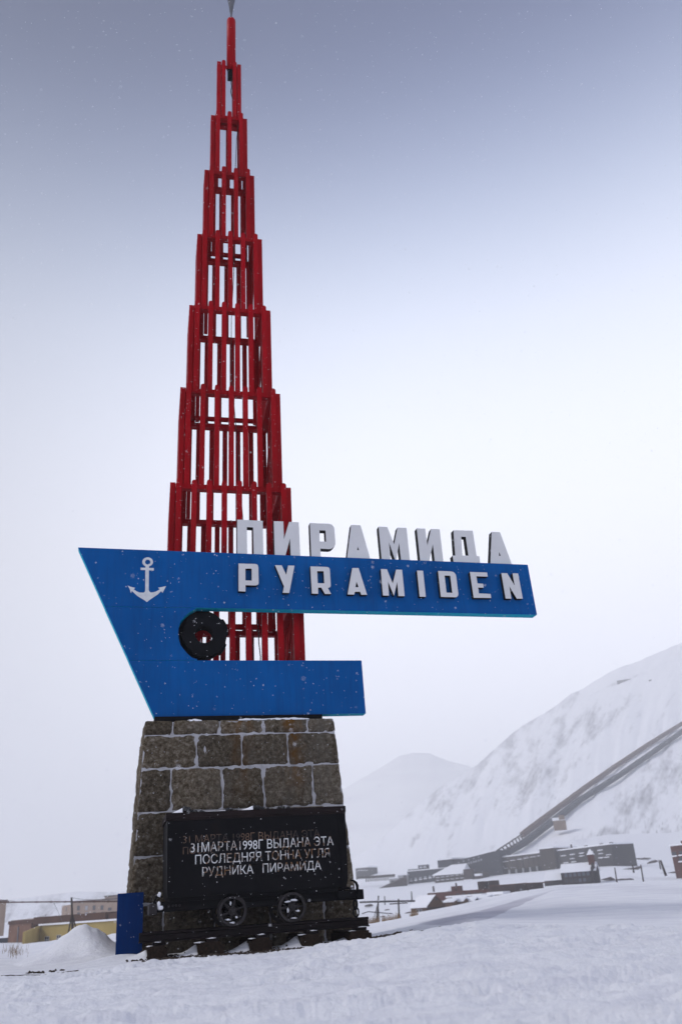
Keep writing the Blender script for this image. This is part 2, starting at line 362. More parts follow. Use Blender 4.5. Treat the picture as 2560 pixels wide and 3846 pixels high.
def ground_z(x, y, detail=True):
    x = np.asarray(x, float); y = np.asarray(y, float)
    d = np.hypot(x, y); az = np.degrees(np.arctan2(x, y)); caz = np.cos(np.radians(np.clip(az, -20, 25)))
    dA = np.minimum(10.25 / caz, 11.2)
    zA = H + dA * tanD(CA(az))
    inb = 1 - smooth(15, 20, az)
    bed = np.minimum(zA + .015, .10) * inb + (1 - inb) * (zA + .015)
    dB = 27.0; zB = H + dB * tanD(CB(az))
    zb2 = (bed * .6 + (zB * .4)) * inb + (1 - inb) * (zA + (zB - zA) * .25)
    K = [(0, -.03 + 0 * d), (4.5, -.03 + 0 * d), (8.3, .25 * -.03 + .75 * zA - .01), (dA, zA), (dA + .28, bed), (dA + 1.8, bed), (15.5, zb2), (dB, zB),
         (34, np.minimum(zB - .25, H + 34 * tanD(CB(az)) - .35)), (70, H + 70 * tanD(CB(az) - .42)), (130, H + 130 * tanD((CB(az) + CG(az)) / 2 - .12)), (250, H + 250 * tanD(CG(az))),
         (450, H + 450 * tanD(CT(az))), (RD, H + RD * tanD(CR(az))), (1880, H + RD * tanD(CR(az)) * .8 - 6)]
    out = np.zeros_like(d)
    for (d0, z0), (d1, z1) in zip(K[:-1], K[1:]):
        d0 = d0 + 0 * d; d1 = d1 + 0 * d
        t = np.clip((d - d0) / (d1 - d0), 0, 1)
        if np.ndim(d1) and np.max(d1) <= 30: t = t * t * (3 - 2 * t) * .6 + t * .4
        out = np.where((d >= d0) & (d < d1), z0 + (z1 - z0) * t, out)
    out = np.where(d >= 1880, K[-1][1], out)
    # the wind-blown heap left of the monument
    mx = -.30; my = 13.1
    wv = .10 * fbm(x * 2.5, y * 2.5, 3, 71)
    dx = x - mx + wv + .25 * (y - my); ax = np.sqrt(dx * dx + .007) - .083; w = np.where(dx < 0, .80, .46)
    prof = np.clip(1 - ax / w, 0, 1); prof = np.where(dx < 0, prof ** 1.2, prof ** 1.1)
    dy = y - my; wy = np.where(dy < 0, np.exp(-np.abs(dy / .50) ** 1.7), np.exp(-(dy / .5) ** 2))
    out = out + .43 * prof * wy * (1 + .12 * fbm(x * 5, y * 5, 3, 72))
    out = out + .03 * wy * np.abs(fbm(x * 3.5 + y, y * 2.2, 3, 73)) * (prof > .02)
    hol = np.exp(-(((x - mx + .12) / .28) ** 2 + ((y - my + .42) / .22) ** 2)); out = out - .095 * hol
    # drift banked against the blue panel and the first sleeper
    out = out + .07 * np.exp(-((x - .12) / .35) ** 2 - ((y - 11.5) / .35) ** 2)
    for i, (a, b) in enumerate(TIES):
        t = np.clip((x - (a - .34)) / .32, 0, 1) * (x < a + .01)
        yy = np.exp(-((y - 11.12) / .16) ** 2)
        out = out + (.105 if i else .085) * t * t * yy * (1 if i < 4 else .5)
    if detail:
        near = 1 - smooth(30, 60, d)
        inr = smooth(2, 4, d)
        fg = 1 - smooth(-.1, .25, d - dA)
        rgh = .25 + .95 * smooth(-.15, .3, fbm(x * .9, y * 2.2, 3, 35)) + .5 * np.exp(-((d - dA) / 1.0) ** 2)
        amp = .055 * fg + .009 * (1 - fg)
        out = out + near * inr * (amp * fbm(x * 2.2, y * 4.6, 5, 1, .55) + .040 * fg * fbm(x * .8, y * 4.5, 4, 33))
        out = out + near * inr * (.030 * fg * rgh + .003) * fbm(x * 8, y * 13, 4, 5, .6)
        pits = fbm(x * 3.1, y * 5.2, 3, 21); out = out - near * fg * .06 * np.clip(pits - .25, 0, 1)
        lip = np.exp(-((d - dA) / .12) ** 2) * inr
        out = out + lip * .022 * (fbm(x * 13, y * 13, 4, 9, .6) + .1)
        brm = np.exp(-((d - dB) / 1.2) ** 2) * (1 - smooth(1, 6, az))
        out = out + brm * .10 * (fbm(x * 1.3, y * 1.3, 4, 12))
        mid = smooth(30, 80, d) * (1 - smooth(430, 520, d))
        out = out + mid * .35 * fbm(x * .03, y * .03, 4, 14)
        dune = smooth(17, 20, az) * smooth(13, 17, d) * (1 - smooth(26, 30, d))
        out = out + dune * .05 * np.abs(fbm(x * .35 + y * .2, y * .55 - x * .15, 4, 31))
        mt = smooth(480, 700, d)
        rel = np.clip((CR(az) - 1) / 8, .12, 1)
        out = out + mt * rel * (3.5 * fbm(az * .8 - d * .003, d * .0022, 3, 40) + 1.4 * fbm(x * .02, y * .008, 3, 44))
    return out
def gz(x, y): return float(ground_z(np.array([x]), np.array([y]), True)[0])
def hit(px, py, d0=452, d1=1490):           # where the sight line through a pixel meets the slope
    r = ray(px, py); h = math.hypot(r[0], r[1]); D = np.arange(d0, d1, 2.0)
    X, Y = r[0] / h * D, r[1] / h * D; Zr = H + r[2] / h * D; g = ground_z(X, Y, True)
    k = np.argmax(g >= Zr) if np.any(g >= Zr) else len(D) - 1
    return Vector((X[k], Y[k], Zr[k])), D[k]
def sheet(name, AZ, DD, mat, zf=None, attr=None, close=False):
    A, D = np.meshgrid(np.radians(AZ), DD); X = D * np.sin(A); Y = D * np.cos(A)
    Z = (zf or ground_z)(X, Y); nr, nc = X.shape
    co = np.stack([X, Y, Z], -1).reshape(-1, 3).astype(np.float32)
    i = np.arange(nr - 1)[:, None] * nc + np.arange(nc - 1)[None, :]
    q = np.stack([i, i + nc, i + nc + 1, i + 1], -1).reshape(-1, 4)
    if close:
        j = np.arange(nr - 1) * nc; q2 = np.stack([j + nc - 1, j + 2 * nc - 1, j + nc, j], -1); q = np.vstack([q, q2])
    me = bpy.data.meshes.new(name); me.vertices.add(len(co)); me.vertices.foreach_set('co', co.ravel())
    me.loops.add(q.size); me.loops.foreach_set('vertex_index', q.ravel().astype(np.int32))
    me.polygons.add(len(q)); me.polygons.foreach_set('loop_start', (np.arange(len(q)) * 4).astype(np.int32))
    me.polygons.foreach_set('loop_total', np.full(len(q), 4, np.int32))
    me.polygons.foreach_set('use_smooth', np.ones(len(q), bool))
    me.update(calc_edges=True); me.materials.append(mat)
    if attr is not None:
        a = me.attributes.new('rock', 'FLOAT', 'POINT'); a.data.foreach_set('value', attr(A, D).ravel().astype(np.float32))
    return link(name, me)
AZ = np.concatenate([np.linspace(-176, -20, 60), np.linspace(-18, -7.2, 40), np.linspace(-7, 36, 760), np.linspace(36.3, 60, 60), np.linspace(62, 180, 50)])
DD = np.concatenate([np.linspace(.2, 3.8, 24), np.linspace(3.9, 9.4, 130), np.linspace(9.42, 12.6, 115), np.linspace(12.7, 30, 120), np.geomspace(30.5, 500, 90)])
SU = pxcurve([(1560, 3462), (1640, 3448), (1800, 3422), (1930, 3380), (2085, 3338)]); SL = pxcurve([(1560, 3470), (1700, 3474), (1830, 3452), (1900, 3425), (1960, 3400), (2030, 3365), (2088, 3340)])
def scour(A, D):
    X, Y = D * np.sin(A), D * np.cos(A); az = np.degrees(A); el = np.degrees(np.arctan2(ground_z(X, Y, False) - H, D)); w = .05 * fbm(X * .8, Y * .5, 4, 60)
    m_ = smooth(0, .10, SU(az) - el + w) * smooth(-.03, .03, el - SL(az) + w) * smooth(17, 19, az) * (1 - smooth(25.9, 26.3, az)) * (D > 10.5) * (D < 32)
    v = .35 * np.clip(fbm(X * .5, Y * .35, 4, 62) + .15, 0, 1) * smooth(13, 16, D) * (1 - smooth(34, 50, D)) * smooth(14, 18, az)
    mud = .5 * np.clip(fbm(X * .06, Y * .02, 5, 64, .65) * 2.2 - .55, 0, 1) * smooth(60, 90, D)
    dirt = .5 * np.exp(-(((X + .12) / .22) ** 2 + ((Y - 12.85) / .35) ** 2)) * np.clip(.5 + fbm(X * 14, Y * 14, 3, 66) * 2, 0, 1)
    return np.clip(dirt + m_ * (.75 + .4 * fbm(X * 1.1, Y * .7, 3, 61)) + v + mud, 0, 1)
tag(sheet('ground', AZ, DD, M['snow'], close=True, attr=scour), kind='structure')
blobs = [(1100, 390, 3.0, 1.0, .7), (930, 470, 1.5, 1.2, .5), (800, 500, .9, 1.6, .7), (900, 640, 2.6, 1.6, .55), (560, 620, 1.6, 2.0, .35), (700, 600, 1, 1.6, .4), (820, 700, 1.6, 1.0, .5),
         (470, 760, .9, 1.6, .6), (1380, 720, 1.7, 1.6, .8), (1500, 580, 1.6, 1.2, .65), (1000, 300, 1.2, .6, .6), (1480, 880, 2.0, .7, .5), (1150, 890, 1.6, .35, .6), (1300, 860, 1.2, .3, .6), (380, 905, 1.2, .4, .35), (1300, 190, 2.2, .1, .6)]
def rockattr(A, D):
    az = np.degrees(A); el = np.degrees(np.arctan2(ground_z(D * np.sin(A), D * np.cos(A), False) - H, D)); s = 0 * az
    for bx, by, wa, we, k in blobs:
        a0, e0 = azel(*Z8(bx, by)); t = ((az - a0) / wa) ** 2 + ((el - e0 - .25 * (az - a0)) / we) ** 2
        s = np.maximum(s, k * np.exp(-t))
    rid = np.exp(-((CR(az) - el) / .35) ** 2) * smooth(16, 19, az) * (1 - smooth(26, 29, az)); s = np.maximum(s, .55 * rid)
    s = np.maximum(s, (1 - smooth(10, 14, az)) * .42)
    # gullies run down and to the left; finer debris speckle on top
    u, v = az * .80 - el * .60, az * .60 + el * .80
    n = .75 * fbm(u * 2.4, v * .62, 6, 80, .66) + .3 * fbm(az * 3.2, el * 3.6, 4, 84, .6)
    fine = fbm(az * 9, el * 10, 3, 88, .6)
    f = s * 1.05 + n * 1.3 - .34
    band = np.exp(-((el - np.interp(az, [28, 31, 34], [1.9, 2.6, 3.1])) / .45) ** 2) * smooth(26.5, 28, az)
    f = np.clip(f * 1.5, 0, 1) * .62 + np.clip(fine * 1.6 - .25, 0, 1) * (.25 * np.clip(s * 2, 0, 1) + .8 * band + .05)
    return np.clip(f, 0, 1)
AZM = np.concatenate([np.linspace(-176, -20, 60), np.linspace(-18, 42, 860), np.linspace(43, 180, 90)])
tag(sheet('mountain', AZM, np.concatenate([np.linspace(490, 1500, 210), np.linspace(1515, 1880, 16)]), M['mountain'],
          zf=lambda X, Y: ground_z(X, Y) - .6 * (1 - smooth(500, 540, np.hypot(X, Y))), attr=rockattr, close=True), kind='structure')
def farz(X, Y):
    d = np.hypot(X, Y); az = np.degrees(np.arctan2(X, Y)); t = smooth(1880, 2200, d)
    return (H + 2200 * tanD(CFAR(az) * smooth(0, 13, az) * (1 - smooth(23, 36, az)))) * t * (1 - .5 * smooth(2250, 3000, d)) + 6 * fbm(X * .006, Y * .006, 5, 50) * t
tag(sheet('far_mountain', np.linspace(-6, 46, 420), np.linspace(1885, 3000, 50), M['far'], zf=farz), kind='structure')

# ------------------------------------------------------------------ haze
hz = box('haze', (-4400, 4400, -4400, 4400, -14, 376), None)
hz.data.materials.clear(); hm = bpy.data.materials.new('haze'); hm.use_nodes = True; hm.node_tree.nodes.clear()
ho = N(hm.node_tree, 'ShaderNodeOutputMaterial'); hv = N(hm.node_tree, 'ShaderNodeVolumePrincipled')
hv.inputs['Color'].default_value = (.97, .975, 1, 1); hv.inputs['Density'].default_value = .00066; hv.inputs['Anisotropy'].default_value = .0
hm.node_tree.links.new(hv.outputs[0], ho.inputs['Volume']); hz.data.materials.append(hm)
tag(hz, kind='stuff')

# ------------------------------------------------------------------ pedestal
PCX, PCY, PTOP, PK = 1.644, 13.52, 2.93, .054
hwx = lambda zz: 1.299 + (PTOP - zz) * PK
hwy = lambda zz: 1.37 + (PTOP - zz) * PK
ped = thing('stone_pedestal', 'tapered pedestal of rough brown stone blocks with pale mortar under the blue sign', 'pedestal', (PCX, PCY, 0))
def frus(z0, z1, ins):
    v = []
    for zz in (z0, z1):
        a, b = hwx(zz) - ins, hwy(zz) - ins; v += [(PCX - a, PCY - b, zz), (PCX + a, PCY - b, zz), (PCX + a, PCY + b, zz), (PCX - a, PCY + b, zz)]
    return v
obj('mortar', frus(-.1, PTOP - .02, .001), BF, M['mortar'], ped)
ROWS = [(2.93, 2.732), (2.732, 2.293), (2.293, 1.746), (1.746, 1.215), (1.215, .66), (.66, .0)]
FJ = [[.711, 1.339, 1.953, 2.563], [1.025, 1.635, 2.271], [.696, 1.365, 1.923, 2.602], [1.0, 1.62, 2.2, 2.75], [.72, 1.3, 1.95, 2.5], [.624, 1.25, 1.95, 2.644]]
def stone(face, row, u0, u1, zt, zb, endL, endR, seed):
    # u along the face (left to right seen from outside), rough outer surface
    g = .007; nx = max(6, int((u1 - u0) / .034)); nz = max(5, int((zt - zb) / .034))
    zt_, zb_ = zt - g * (0.4 if row == 0 else 1), zb + g
    V = []; F = []
    for j in range(nz + 1):
        for i in range(nx + 1):
            s, t = i / nx, j / nz; zz = zb_ + (zt_ - zb_) * t
            a0 = u0 + g; a1 = u1 - g; hw = hwx(zz) if face in 'fb' else hwy(zz)
            if endL: a0 = -hw - .006
            if endR: a1 = hw + .006
            u = a0 + (a1 - a0) * s
            e = min(s * (a1 - a0), (1 - s) * (a1 - a0), t * (zt_ - zb_), (1 - t) * (zt_ - zb_))
            rr = .016; k = 0 if e >= rr else (1 - e / rr) ** 2
            nn = float(fbm(np.array([u * 12 + seed * 3.1]), np.array([zz * 12 + seed]), 4, seed % 13, .65)[0])
            n2 = float(fbm(np.array([u * 3 + seed]), np.array([zz * 3 + seed * 2.1]), 2, 3)[0])
            outw = .014 + .020 * nn + .010 * n2 - .016 * k
            dz = 0
            if e < 1e-6:
                wv = float(fbm(np.array([u * 14 + seed]), np.array([zz * 14]), 3, 8)[0]) * .007
                if i == 0: u -= wv * (2 if endL else 1)
                if i == nx: u += wv * (2 if endR else 1)
                if j in (0, nz): dz = wv * .7
                c = (i in (0, nx)) and (j in (0, nz))
                if c: u += (.007 if i == 0 else -.007); dz += (.006 if j == 0 else -.006)
            V.append((u, outw, zz + dz))
    W = nx + 1
    for j in range(nz):
        for i in range(nx): a = j * W + i; F.append((a, a + 1, a + W + 1, a + W))
    # skirt back into the wall
    rim = [i for i in range(W)] + [j * W + nx for j in range(1, nz + 1)] + [nz * W + i for i in range(nx - 1, -1, -1)] + [j * W for j in range(nz - 1, 0, -1)]
    b = len(V)
    for r_ in rim: u, o, zz = V[r_]; V.append((u, -.10, zz))
    n = len(rim)
    for k in range(n): F.append((rim[(k + 1) % n], rim[k], b + k, b + (k + 1) % n))
    P = []
    for u, o, zz in V:
        if face == 'f': P.append((PCX + u, PCY - hwy(zz) - o, zz))
        elif face == 'b': P.append((PCX - u, PCY + hwy(zz) + o, zz))
        elif face == 'l': P.append((PCX - hwx(zz) - o, PCY - u, zz))
        else: P.append((PCX + hwx(zz) + o, PCY + u, zz))
    return P, F
sd = 1
for r_, (zt, zb) in enumerate(ROWS):
    zm = (zt + zb) / 2
    for face in 'fblr':
        hw = hwx(zm) if face in 'fb' else hwy(zm)
        if face in 'fb': js = [x - PCX for x in FJ[r_]]; ends = True
        else:
            n = 4 if r_ % 2 else 5; js = [-hw + 2 * hw * k / n + rnd.uniform(-.06, .06) for k in range(1, n)]; ends = False
        # side faces start behind the corner blocks
        xs = [-hw + (0 if ends else .10)] + js + [hw - (0 if ends else .10)]
        for k in range(len(xs) - 1):
            P, F = stone(face, r_, xs[k], xs[k + 1], zt, zb, ends and k == 0, ends and k == len(xs) - 2, sd); sd += 1
            obj('stone', P, F, M['stone'], ped, smooth=True)
a, b = hwx(PTOP) - .10, hwy(PTOP) - .10
box('cap_plate', (PCX - a + .02, PCX + a - .03, PCY - b, PCY + b, PTOP - .03, 3.008), M['iron'], ped)
# mortar ribs standing a little out of the joints
# ------------------------------------------------------------------ snow along the pedestal ledge
bm = bmesh.new()
for x0, x1 in ((1.60, 1.95), (1.9, 2.6), (.9, 1.1)):
    n = 24; top = []
    for i in range(n + 1):
        t = i / n; x = x0 + (x1 - x0) * t; h_ = (.012 + .022 * abs(float(fbm(np.array([x * 9.]), np.array([1.]), 3, 2)[0]))) * math.sin(math.pi * t) ** .5 + .001
        top.append([bm.verts.new((x, PCY - hwy(PTOP) - .005, PTOP - .012)), bm.verts.new((x, PCY - hwy(PTOP) + .01, PTOP + h_)), bm.verts.new((x, PCY - hwy(PTOP) + .099, PTOP + h_ * .9))])
    for i in range(n):
        for k in range(2): bm.faces.new((top[i][k], top[i + 1][k], top[i + 1][k + 1], top[i][k + 1]))
tag(from_bm('ledge_snow', bm, M['snow_cap'], None, smooth=True), kind='stuff')

# ------------------------------------------------------------------ the blue ship-shaped sign
YS, YT = 12.30, .165
sign = thing('ship_sign', 'large blue steel sign shaped like the bow of a ship on the stone pedestal', 'sign', (1.64, YS, 3.01))
SLOT = [(1.035, 4.593), (.933, 4.529), (.858, 4.454), (.808, 4.387), (.781, 4.307), (.773, 4.215), (.78, 4.124), (.806, 4.033), (.844, 3.981), (.901, 3.91), (.964, 3.852), (1.014, 3.831), (1.042, 3.829), (1.042, 3.809)]
lx = lambda zz: -.683 + (5.49 - zz) * (1.149 / 2.48)   # slanted bow edge
def hull(name, pts):
    v, f = prism(pts, YS, YS + YT); n = len(pts)
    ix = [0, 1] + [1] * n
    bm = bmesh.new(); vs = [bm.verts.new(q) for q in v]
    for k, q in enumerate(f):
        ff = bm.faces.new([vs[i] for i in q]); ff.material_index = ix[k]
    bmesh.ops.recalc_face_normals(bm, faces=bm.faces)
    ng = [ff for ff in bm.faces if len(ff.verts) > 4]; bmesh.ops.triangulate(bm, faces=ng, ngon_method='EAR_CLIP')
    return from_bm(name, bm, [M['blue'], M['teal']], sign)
g_ = .0025
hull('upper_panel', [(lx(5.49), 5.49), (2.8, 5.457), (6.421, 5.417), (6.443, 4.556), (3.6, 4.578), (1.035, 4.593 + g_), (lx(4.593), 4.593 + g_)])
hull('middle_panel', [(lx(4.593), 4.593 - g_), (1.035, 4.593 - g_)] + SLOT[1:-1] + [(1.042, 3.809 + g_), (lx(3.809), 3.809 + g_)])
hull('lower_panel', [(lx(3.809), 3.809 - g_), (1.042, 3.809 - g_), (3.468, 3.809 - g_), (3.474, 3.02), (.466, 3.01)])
v, f = prism([(lx(4.7) + .02, 4.70), (.75, 4.70), (.75, 3.70), (lx(3.7) + .02, 3.70)], YS + .02, YS + YT - .02); obj('seam_backing', v, f, M['blue'], sign)

def curve_mesh(loops, depth):
    cu = bpy.data.curves.new('tmp', 'CURVE'); cu.dimensions = '2D'; cu.fill_mode = 'BOTH'; cu.extrude = depth / 2
    for lp in loops:
        sp = cu.splines.new('POLY'); sp.points.add(len(lp) - 1); sp.use_cyclic_u = True
        for k, (a, b) in enumerate(lp): sp.points[k].co = (a, b, 0, 1)
    o = bpy.data.objects.new('tmp', cu); COL.objects.link(o)
    me = bpy.data.meshes.new_from_object(o); bpy.data.objects.remove(o); bpy.data.curves.remove(cu); return me
def flat_part(name, loops, y0, depth, mats, parent):
    me = curve_mesh(loops, depth)
    me.transform(Matrix.Rotation(math.pi / 2, 4, 'X')); L = rootloc(parent) if parent else Vector((0, 0, 0))
    me.transform(Matrix.Translation((-L.x, y0 + depth / 2 - L.y, -L.z)))
    for mt in mats: me.materials.append(mt)
    for p in me.polygons: p.material_index = 0 if p.normal.y < -.9 else len(mats) - 1
    for p in me.polygons: p.use_smooth = False
    me.name = name
    return link(name, me, parent)
def px_loops(fn, loops, Y, zbot=None):
    o = []
    for lp in loops:
        q = [onY(*fn(*p), Y) for p in lp]; q = [[v.x, v.z] for v in q]
        if zbot:
            for v in q:
                if v[1] < zbot[0]: v[1] = zbot[1]
        o.append([tuple(v) for v in q])
    return o
L1, L2, L3 = z(880, 2090, .2551), z(1280, 2110, .2296), z(1620, 2120, .2296)
U1, U2, U3 = z(880, 1940, .2551), z(1280, 1960, .2551), z(1620, 1970, .2296)
LAT = [(L1, [[(62, 103), (310, 110), (334, 117), (347, 133), (353, 160), (358, 390), (354, 408), (340, 420), (310, 427), (165, 423), (165, 517), (62, 512)], [(163, 178), (255, 180), (257, 355), (163, 352)]]),
       (L1, [[(598, 128), (697, 130), (763, 270), (790, 133), (885, 135), (808, 537), (712, 535), (730, 440)]]),
       (L1, [[(1117, 146), (1360, 153), (1384, 160), (1400, 178), (1405, 205), (1418, 430), (1411, 448), (1398, 458), (1375, 463), (1424, 552), (1332, 552), (1278, 458), (1232, 460), (1233, 550), (1140, 547)], [(1218, 215), (1312, 217), (1322, 395), (1227, 393)]]),
       (L2, [[(183, 102), (288, 102), (426, 540), (330, 540), (312, 490), (228, 490), (216, 537), (108, 533)], [(253, 322), (285, 415), (237, 415)]]),
       (L2, [[(650, 118), (750, 121), (845, 355), (900, 128), (997, 130), (1040, 562), (938, 560), (918, 328), (865, 556), (768, 325), (784, 555), (684, 550)]]),
       (L2, [[(1241, 143), (1340, 146), (1386, 574), (1284, 570)]]),
       (L3, [[(104, 105), (310, 113), (345, 120), (372, 136), (393, 165), (402, 210), (436, 480), (432, 505), (418, 525), (395, 537), (150, 530)], [(210, 182), (303, 184), (336, 465), (243, 460)]]),
       (L3, [[(623, 122), (905, 131), (915, 200), (730, 193), (748, 310), (840, 316), (850, 381), (758, 378), (771, 473), (963, 482), (971, 549), (686, 545)]]),
       (L3, [[(1137, 141), (1232, 143), (1355, 345), (1320, 145), (1411, 146), (1488, 560), (1390, 560), (1270, 357), (1302, 561), (1207, 557)]])]
CYR = [(U1, [[(42, 45), (418, 64), (428, 556), (285, 550), (276, 160), (184, 155), (190, 546), (42, 538)]]),
       (U1, [[(580, 68), (720, 72), (730, 330), (806, 80), (948, 84), (970, 578), (829, 573), (818, 325), (742, 570), (593, 565)]]),
       (U1, [[(1111, 95), (1400, 106), (1432, 118), (1458, 145), (1473, 185), (1487, 400), (1480, 425), (1462, 448), (1430, 473), (1395, 480), (1266, 472), (1270, 590), (1131, 583)], [(1252, 203), (1340, 206), (1349, 370), (1255, 366)]]),
       (U2, [[(150, 45), (288, 50), (434, 537), (300, 533), (292, 504), (222, 502), (218, 530), (84, 524)], [(245, 362), (264, 416), (237, 415)]]),
       (U2, [[(552, 70), (680, 73), (782, 332), (830, 84), (963, 88), (1013, 560), (882, 555), (853, 312), (806, 552), (798, 552), (705, 300), (730, 548), (597, 543)]]),
       (U2, [[(1113, 95), (1238, 99), (1270, 348), (1323, 104), (1450, 107), (1505, 578), (1378, 573), (1350, 325), (1293, 570), (1163, 566)]]),
       (U3, [[(355, 92), (670, 100), (735, 515), (780, 519), (793, 617), (357, 605), (340, 508), (385, 508)], [(482, 200), (556, 203), (600, 510), (503, 508)]]),
       (U3, [[(980, 120), (1115, 124), (1308, 635), (1175, 631), (1168, 599), (1095, 596), (1093, 628), (957, 625)], [(1103, 450), (1127, 512), (1099, 511)]])]
for k, (fn, lp) in enumerate(LAT):
    flat_part('letter', px_loops(fn, lp, YS - .078), YS - .078, .0785, [M['letter'], M['black']], sign)['label'] = 'raised white letter %s of the lower word' % 'PYRAMIDEN'[k]
for k, (fn, lp) in enumerate(CYR):
    flat_part('letter', px_loops(fn, lp, YS + .02, (5.492, 5.425)), YS + .02, .12, [M['letter'], M['black']], sign)['label'] = 'large white letter %s standing on the top edge' % 'ПИРАМИДА'[k]
AN = z(460, 2080, .1148)
body = [(875, 405), (870, 460), (1028, 465), (1028, 543), (870, 533), (862, 1170), (880, 1225), (930, 1265), (1010, 1258), (1110, 1230), (1230, 1155), (1170, 1105), (1300, 1085), (1428, 1053), (1315, 1272), (1272, 1215),
        (1150, 1330), (1000, 1430), (900, 1495), (805, 1572), (700, 1500), (500, 1380), (400, 1290), (312, 1205), (285, 1280), (235, 1130), (175, 1037), (290, 1085), (418, 1112), (368, 1155), (470, 1230), (570, 1268), (700, 1270), (735, 1240), (748, 1180),
        (752, 527), (598, 523), (600, 452), (757, 455), (755, 400)]
for k in range(1, 24):
    a = math.radians(115 + (425 - 115) * k / 24); body.append((828 + 175 * math.cos(a), 262 + 148 * math.sin(a)))
hole = [(830 + 88 * math.cos(math.radians(a)), 268 + 82 * math.sin(math.radians(a))) for a in range(0, 360, 18)]
flat_part('anchor_emblem', px_loops(AN, [body, hole], YS - .012), YS - .012, .0125, [M['anchor']], sign)

# ------------------------------------------------------------------ the lugged tyre in the slot
tc_ = onY(640 + 785 * .1658, 2250 + 792 * .1658, YS + .03)
tyre = thing('lugged_tyre', 'black lugged tyre fixed in the rounded slot of the blue sign', 'tyre', (tc_.x, YS + .03, tc_.z))
RO = .315
pro = []
for k in range(144):
    a = 2 * math.pi * k / 144; r_ = RO * (1.06 if (k % 24) < 9 else 1.0) * (1 + .008 * math.sin(3 * a)); pro.append((tc_.x + r_ * math.cos(a), tc_.z + r_ * math.sin(a)))
inn = [(tc_.x - .008 + .133 * math.cos(2 * math.pi * k / 48), tc_.z + .133 * math.sin(2 * math.pi * k / 48)) for k in range(48)]
flat_part('sidewall', [pro, inn], YS + .03, .10, [M['rubber']], tyre)
pro2 = []
for k in range(144):
    a = 2 * math.pi * k / 144 + .25; r_ = .365 * (1.08 if (k % 24) < 10 else 1.0); pro2.append((tc_.x - .035 + r_ * math.cos(a), tc_.z + .035 + r_ * math.sin(a)))
flat_part('tread', [pro2, [(tc_.x + (p[0] - tc_.x) * 1.02, tc_.z + (p[1] - tc_.z) * 1.02) for p in inn]], YS + .168, .13, [M['rubber']], tyre)
flat_part('tread_core', [[(tc_.x + .30 * math.cos(a * math.pi / 24), tc_.z + .30 * math.sin(a * math.pi / 24)) for a in range(48)], [(tc_.x + (p[0] - tc_.x) * 1.03, tc_.z + (p[1] - tc_.z) * 1.03) for p in inn]], YS + .1305, .037, [M['rubber']], tyre)

# ------------------------------------------------------------------ the red tower
S, TX, TY, LEAN = .2421, 1.638, 13.6, .0115
TOPS = {2: 17.711, 3: 16.022, 4: 14.303, 5: 12.516, 6: 10.714, 7: 8.836, 8: 6.929, 9: 4.93}
tow = thing('lattice_tower', 'tall red stepped tower of steel posts rising behind the blue sign', 'tower', (TX - LEAN * 2.0, TY, 3.0))
tow.rotation_euler = (Matrix.Rotation(math.atan(LEAN), 4, 'Y') @ Matrix.Rotation(-.035, 4, 'Z')).to_euler()
def post_mesh(h):
    w = .0425; arc = [(w * math.cos(math.radians(a)), h - w + w * math.sin(math.radians(a))) for a in (0, 30, 60, 90, 120, 150, 180)]
    pts = [(-w, 0), (w, 0)] + arc
    c = .008; ring = []
    v, f = prism(pts, -w, w); return v, f
for n, top in TOPS.items():
    h = (n - 1) * S / 2; zb = (TOPS[n + 1] - .12) if n < 9 else 3.01; zt = top
    yf, yb = -h, h                       # front and back planes, local to the tower axis
    v, f = post_mesh(zt - zb)
    bm = bmesh.new(); vs = [bm.verts.new(q) for q in v]
    for q in f: bm.faces.new([vs[i] for i in q])
    bmesh.ops.recalc_face_normals(bm, faces=bm.faces)
    me = bpy.data.meshes.new('post'); bm.to_mesh(me); bm.free(); me.materials.append(M['red'])
    me2 = me.copy(); me2.transform(Matrix.Rotation(math.pi / 2, 4, 'Z'))
    for i in range(n):
        u = -h + i * S; jz = rnd.uniform(-.012, .012)
        link('post', me, tow, (u, yf + .0425, zb - 3 + jz)); link('post', me, tow, (u, yb - .0425, zb - 3 + jz))
        if n > 1:
            vpos = -h + .17 + i * (2 * h - .34) / (n - 1)
            link('post', me2, tow, (h + .098, vpos, zb - 3 - jz)); link('post', me2, tow, (-h - .098, vpos, zb - 3 + jz))
    # ring beams that the posts are fixed to
    zr1, zr0 = zt - 3 - .05, zt - 3 - .135; X = h + .054; y0, y1 = yf + .0865, yb - .0865; wd = .12 if n > 2 else .05
    if n == 2: y0, y1 = -.034, .034; wd = .03
    box('ring_beam', (-X, X, y0, y0 + wd, zr0, zr1), M['red'], tow, world=False)
    if n > 2: box('ring_beam', (-X, X, y1 - wd, y1, zr0, zr1), M['red'], tow, world=False)
    if n > 2:
        box('ring_beam', (-X, -X + wd, y0 + wd + .001, y1 - wd - .001, zr0, zr1), M['red'], tow, world=False)
        box('ring_beam', (X - wd, X, y0 + wd + .001, y1 - wd - .001, zr0, zr1), M['red'], tow, world=False)
        if n % 2:
            gp, gh = (.008, .085) if n == 9 else (.035, .065)
            box('base_beam', (-X + .14, X - .14, y1 - .20, y1 - .13, zr1 + gp, zr1 + gp + gh), M['red'], tow, world=False)
        # diagonal brace on the right-hand side
        tube_obj('brace', [(X - .06, y1 - .1, zb - 3 + .25), (X - .06, y0 + .16, zr0)], .018, M['red'], tow, 6, world=False)
    # inner corner posts, dark against the sky
    if n > 3:
        for sx in (-1, 1):
            box('corner_angle', (sx * (X - .13) - .035, sx * (X - .13) + .035, y1 - .20, y1 - .13, zb - 3, zr0 - .001), M['red'], tow, world=False)
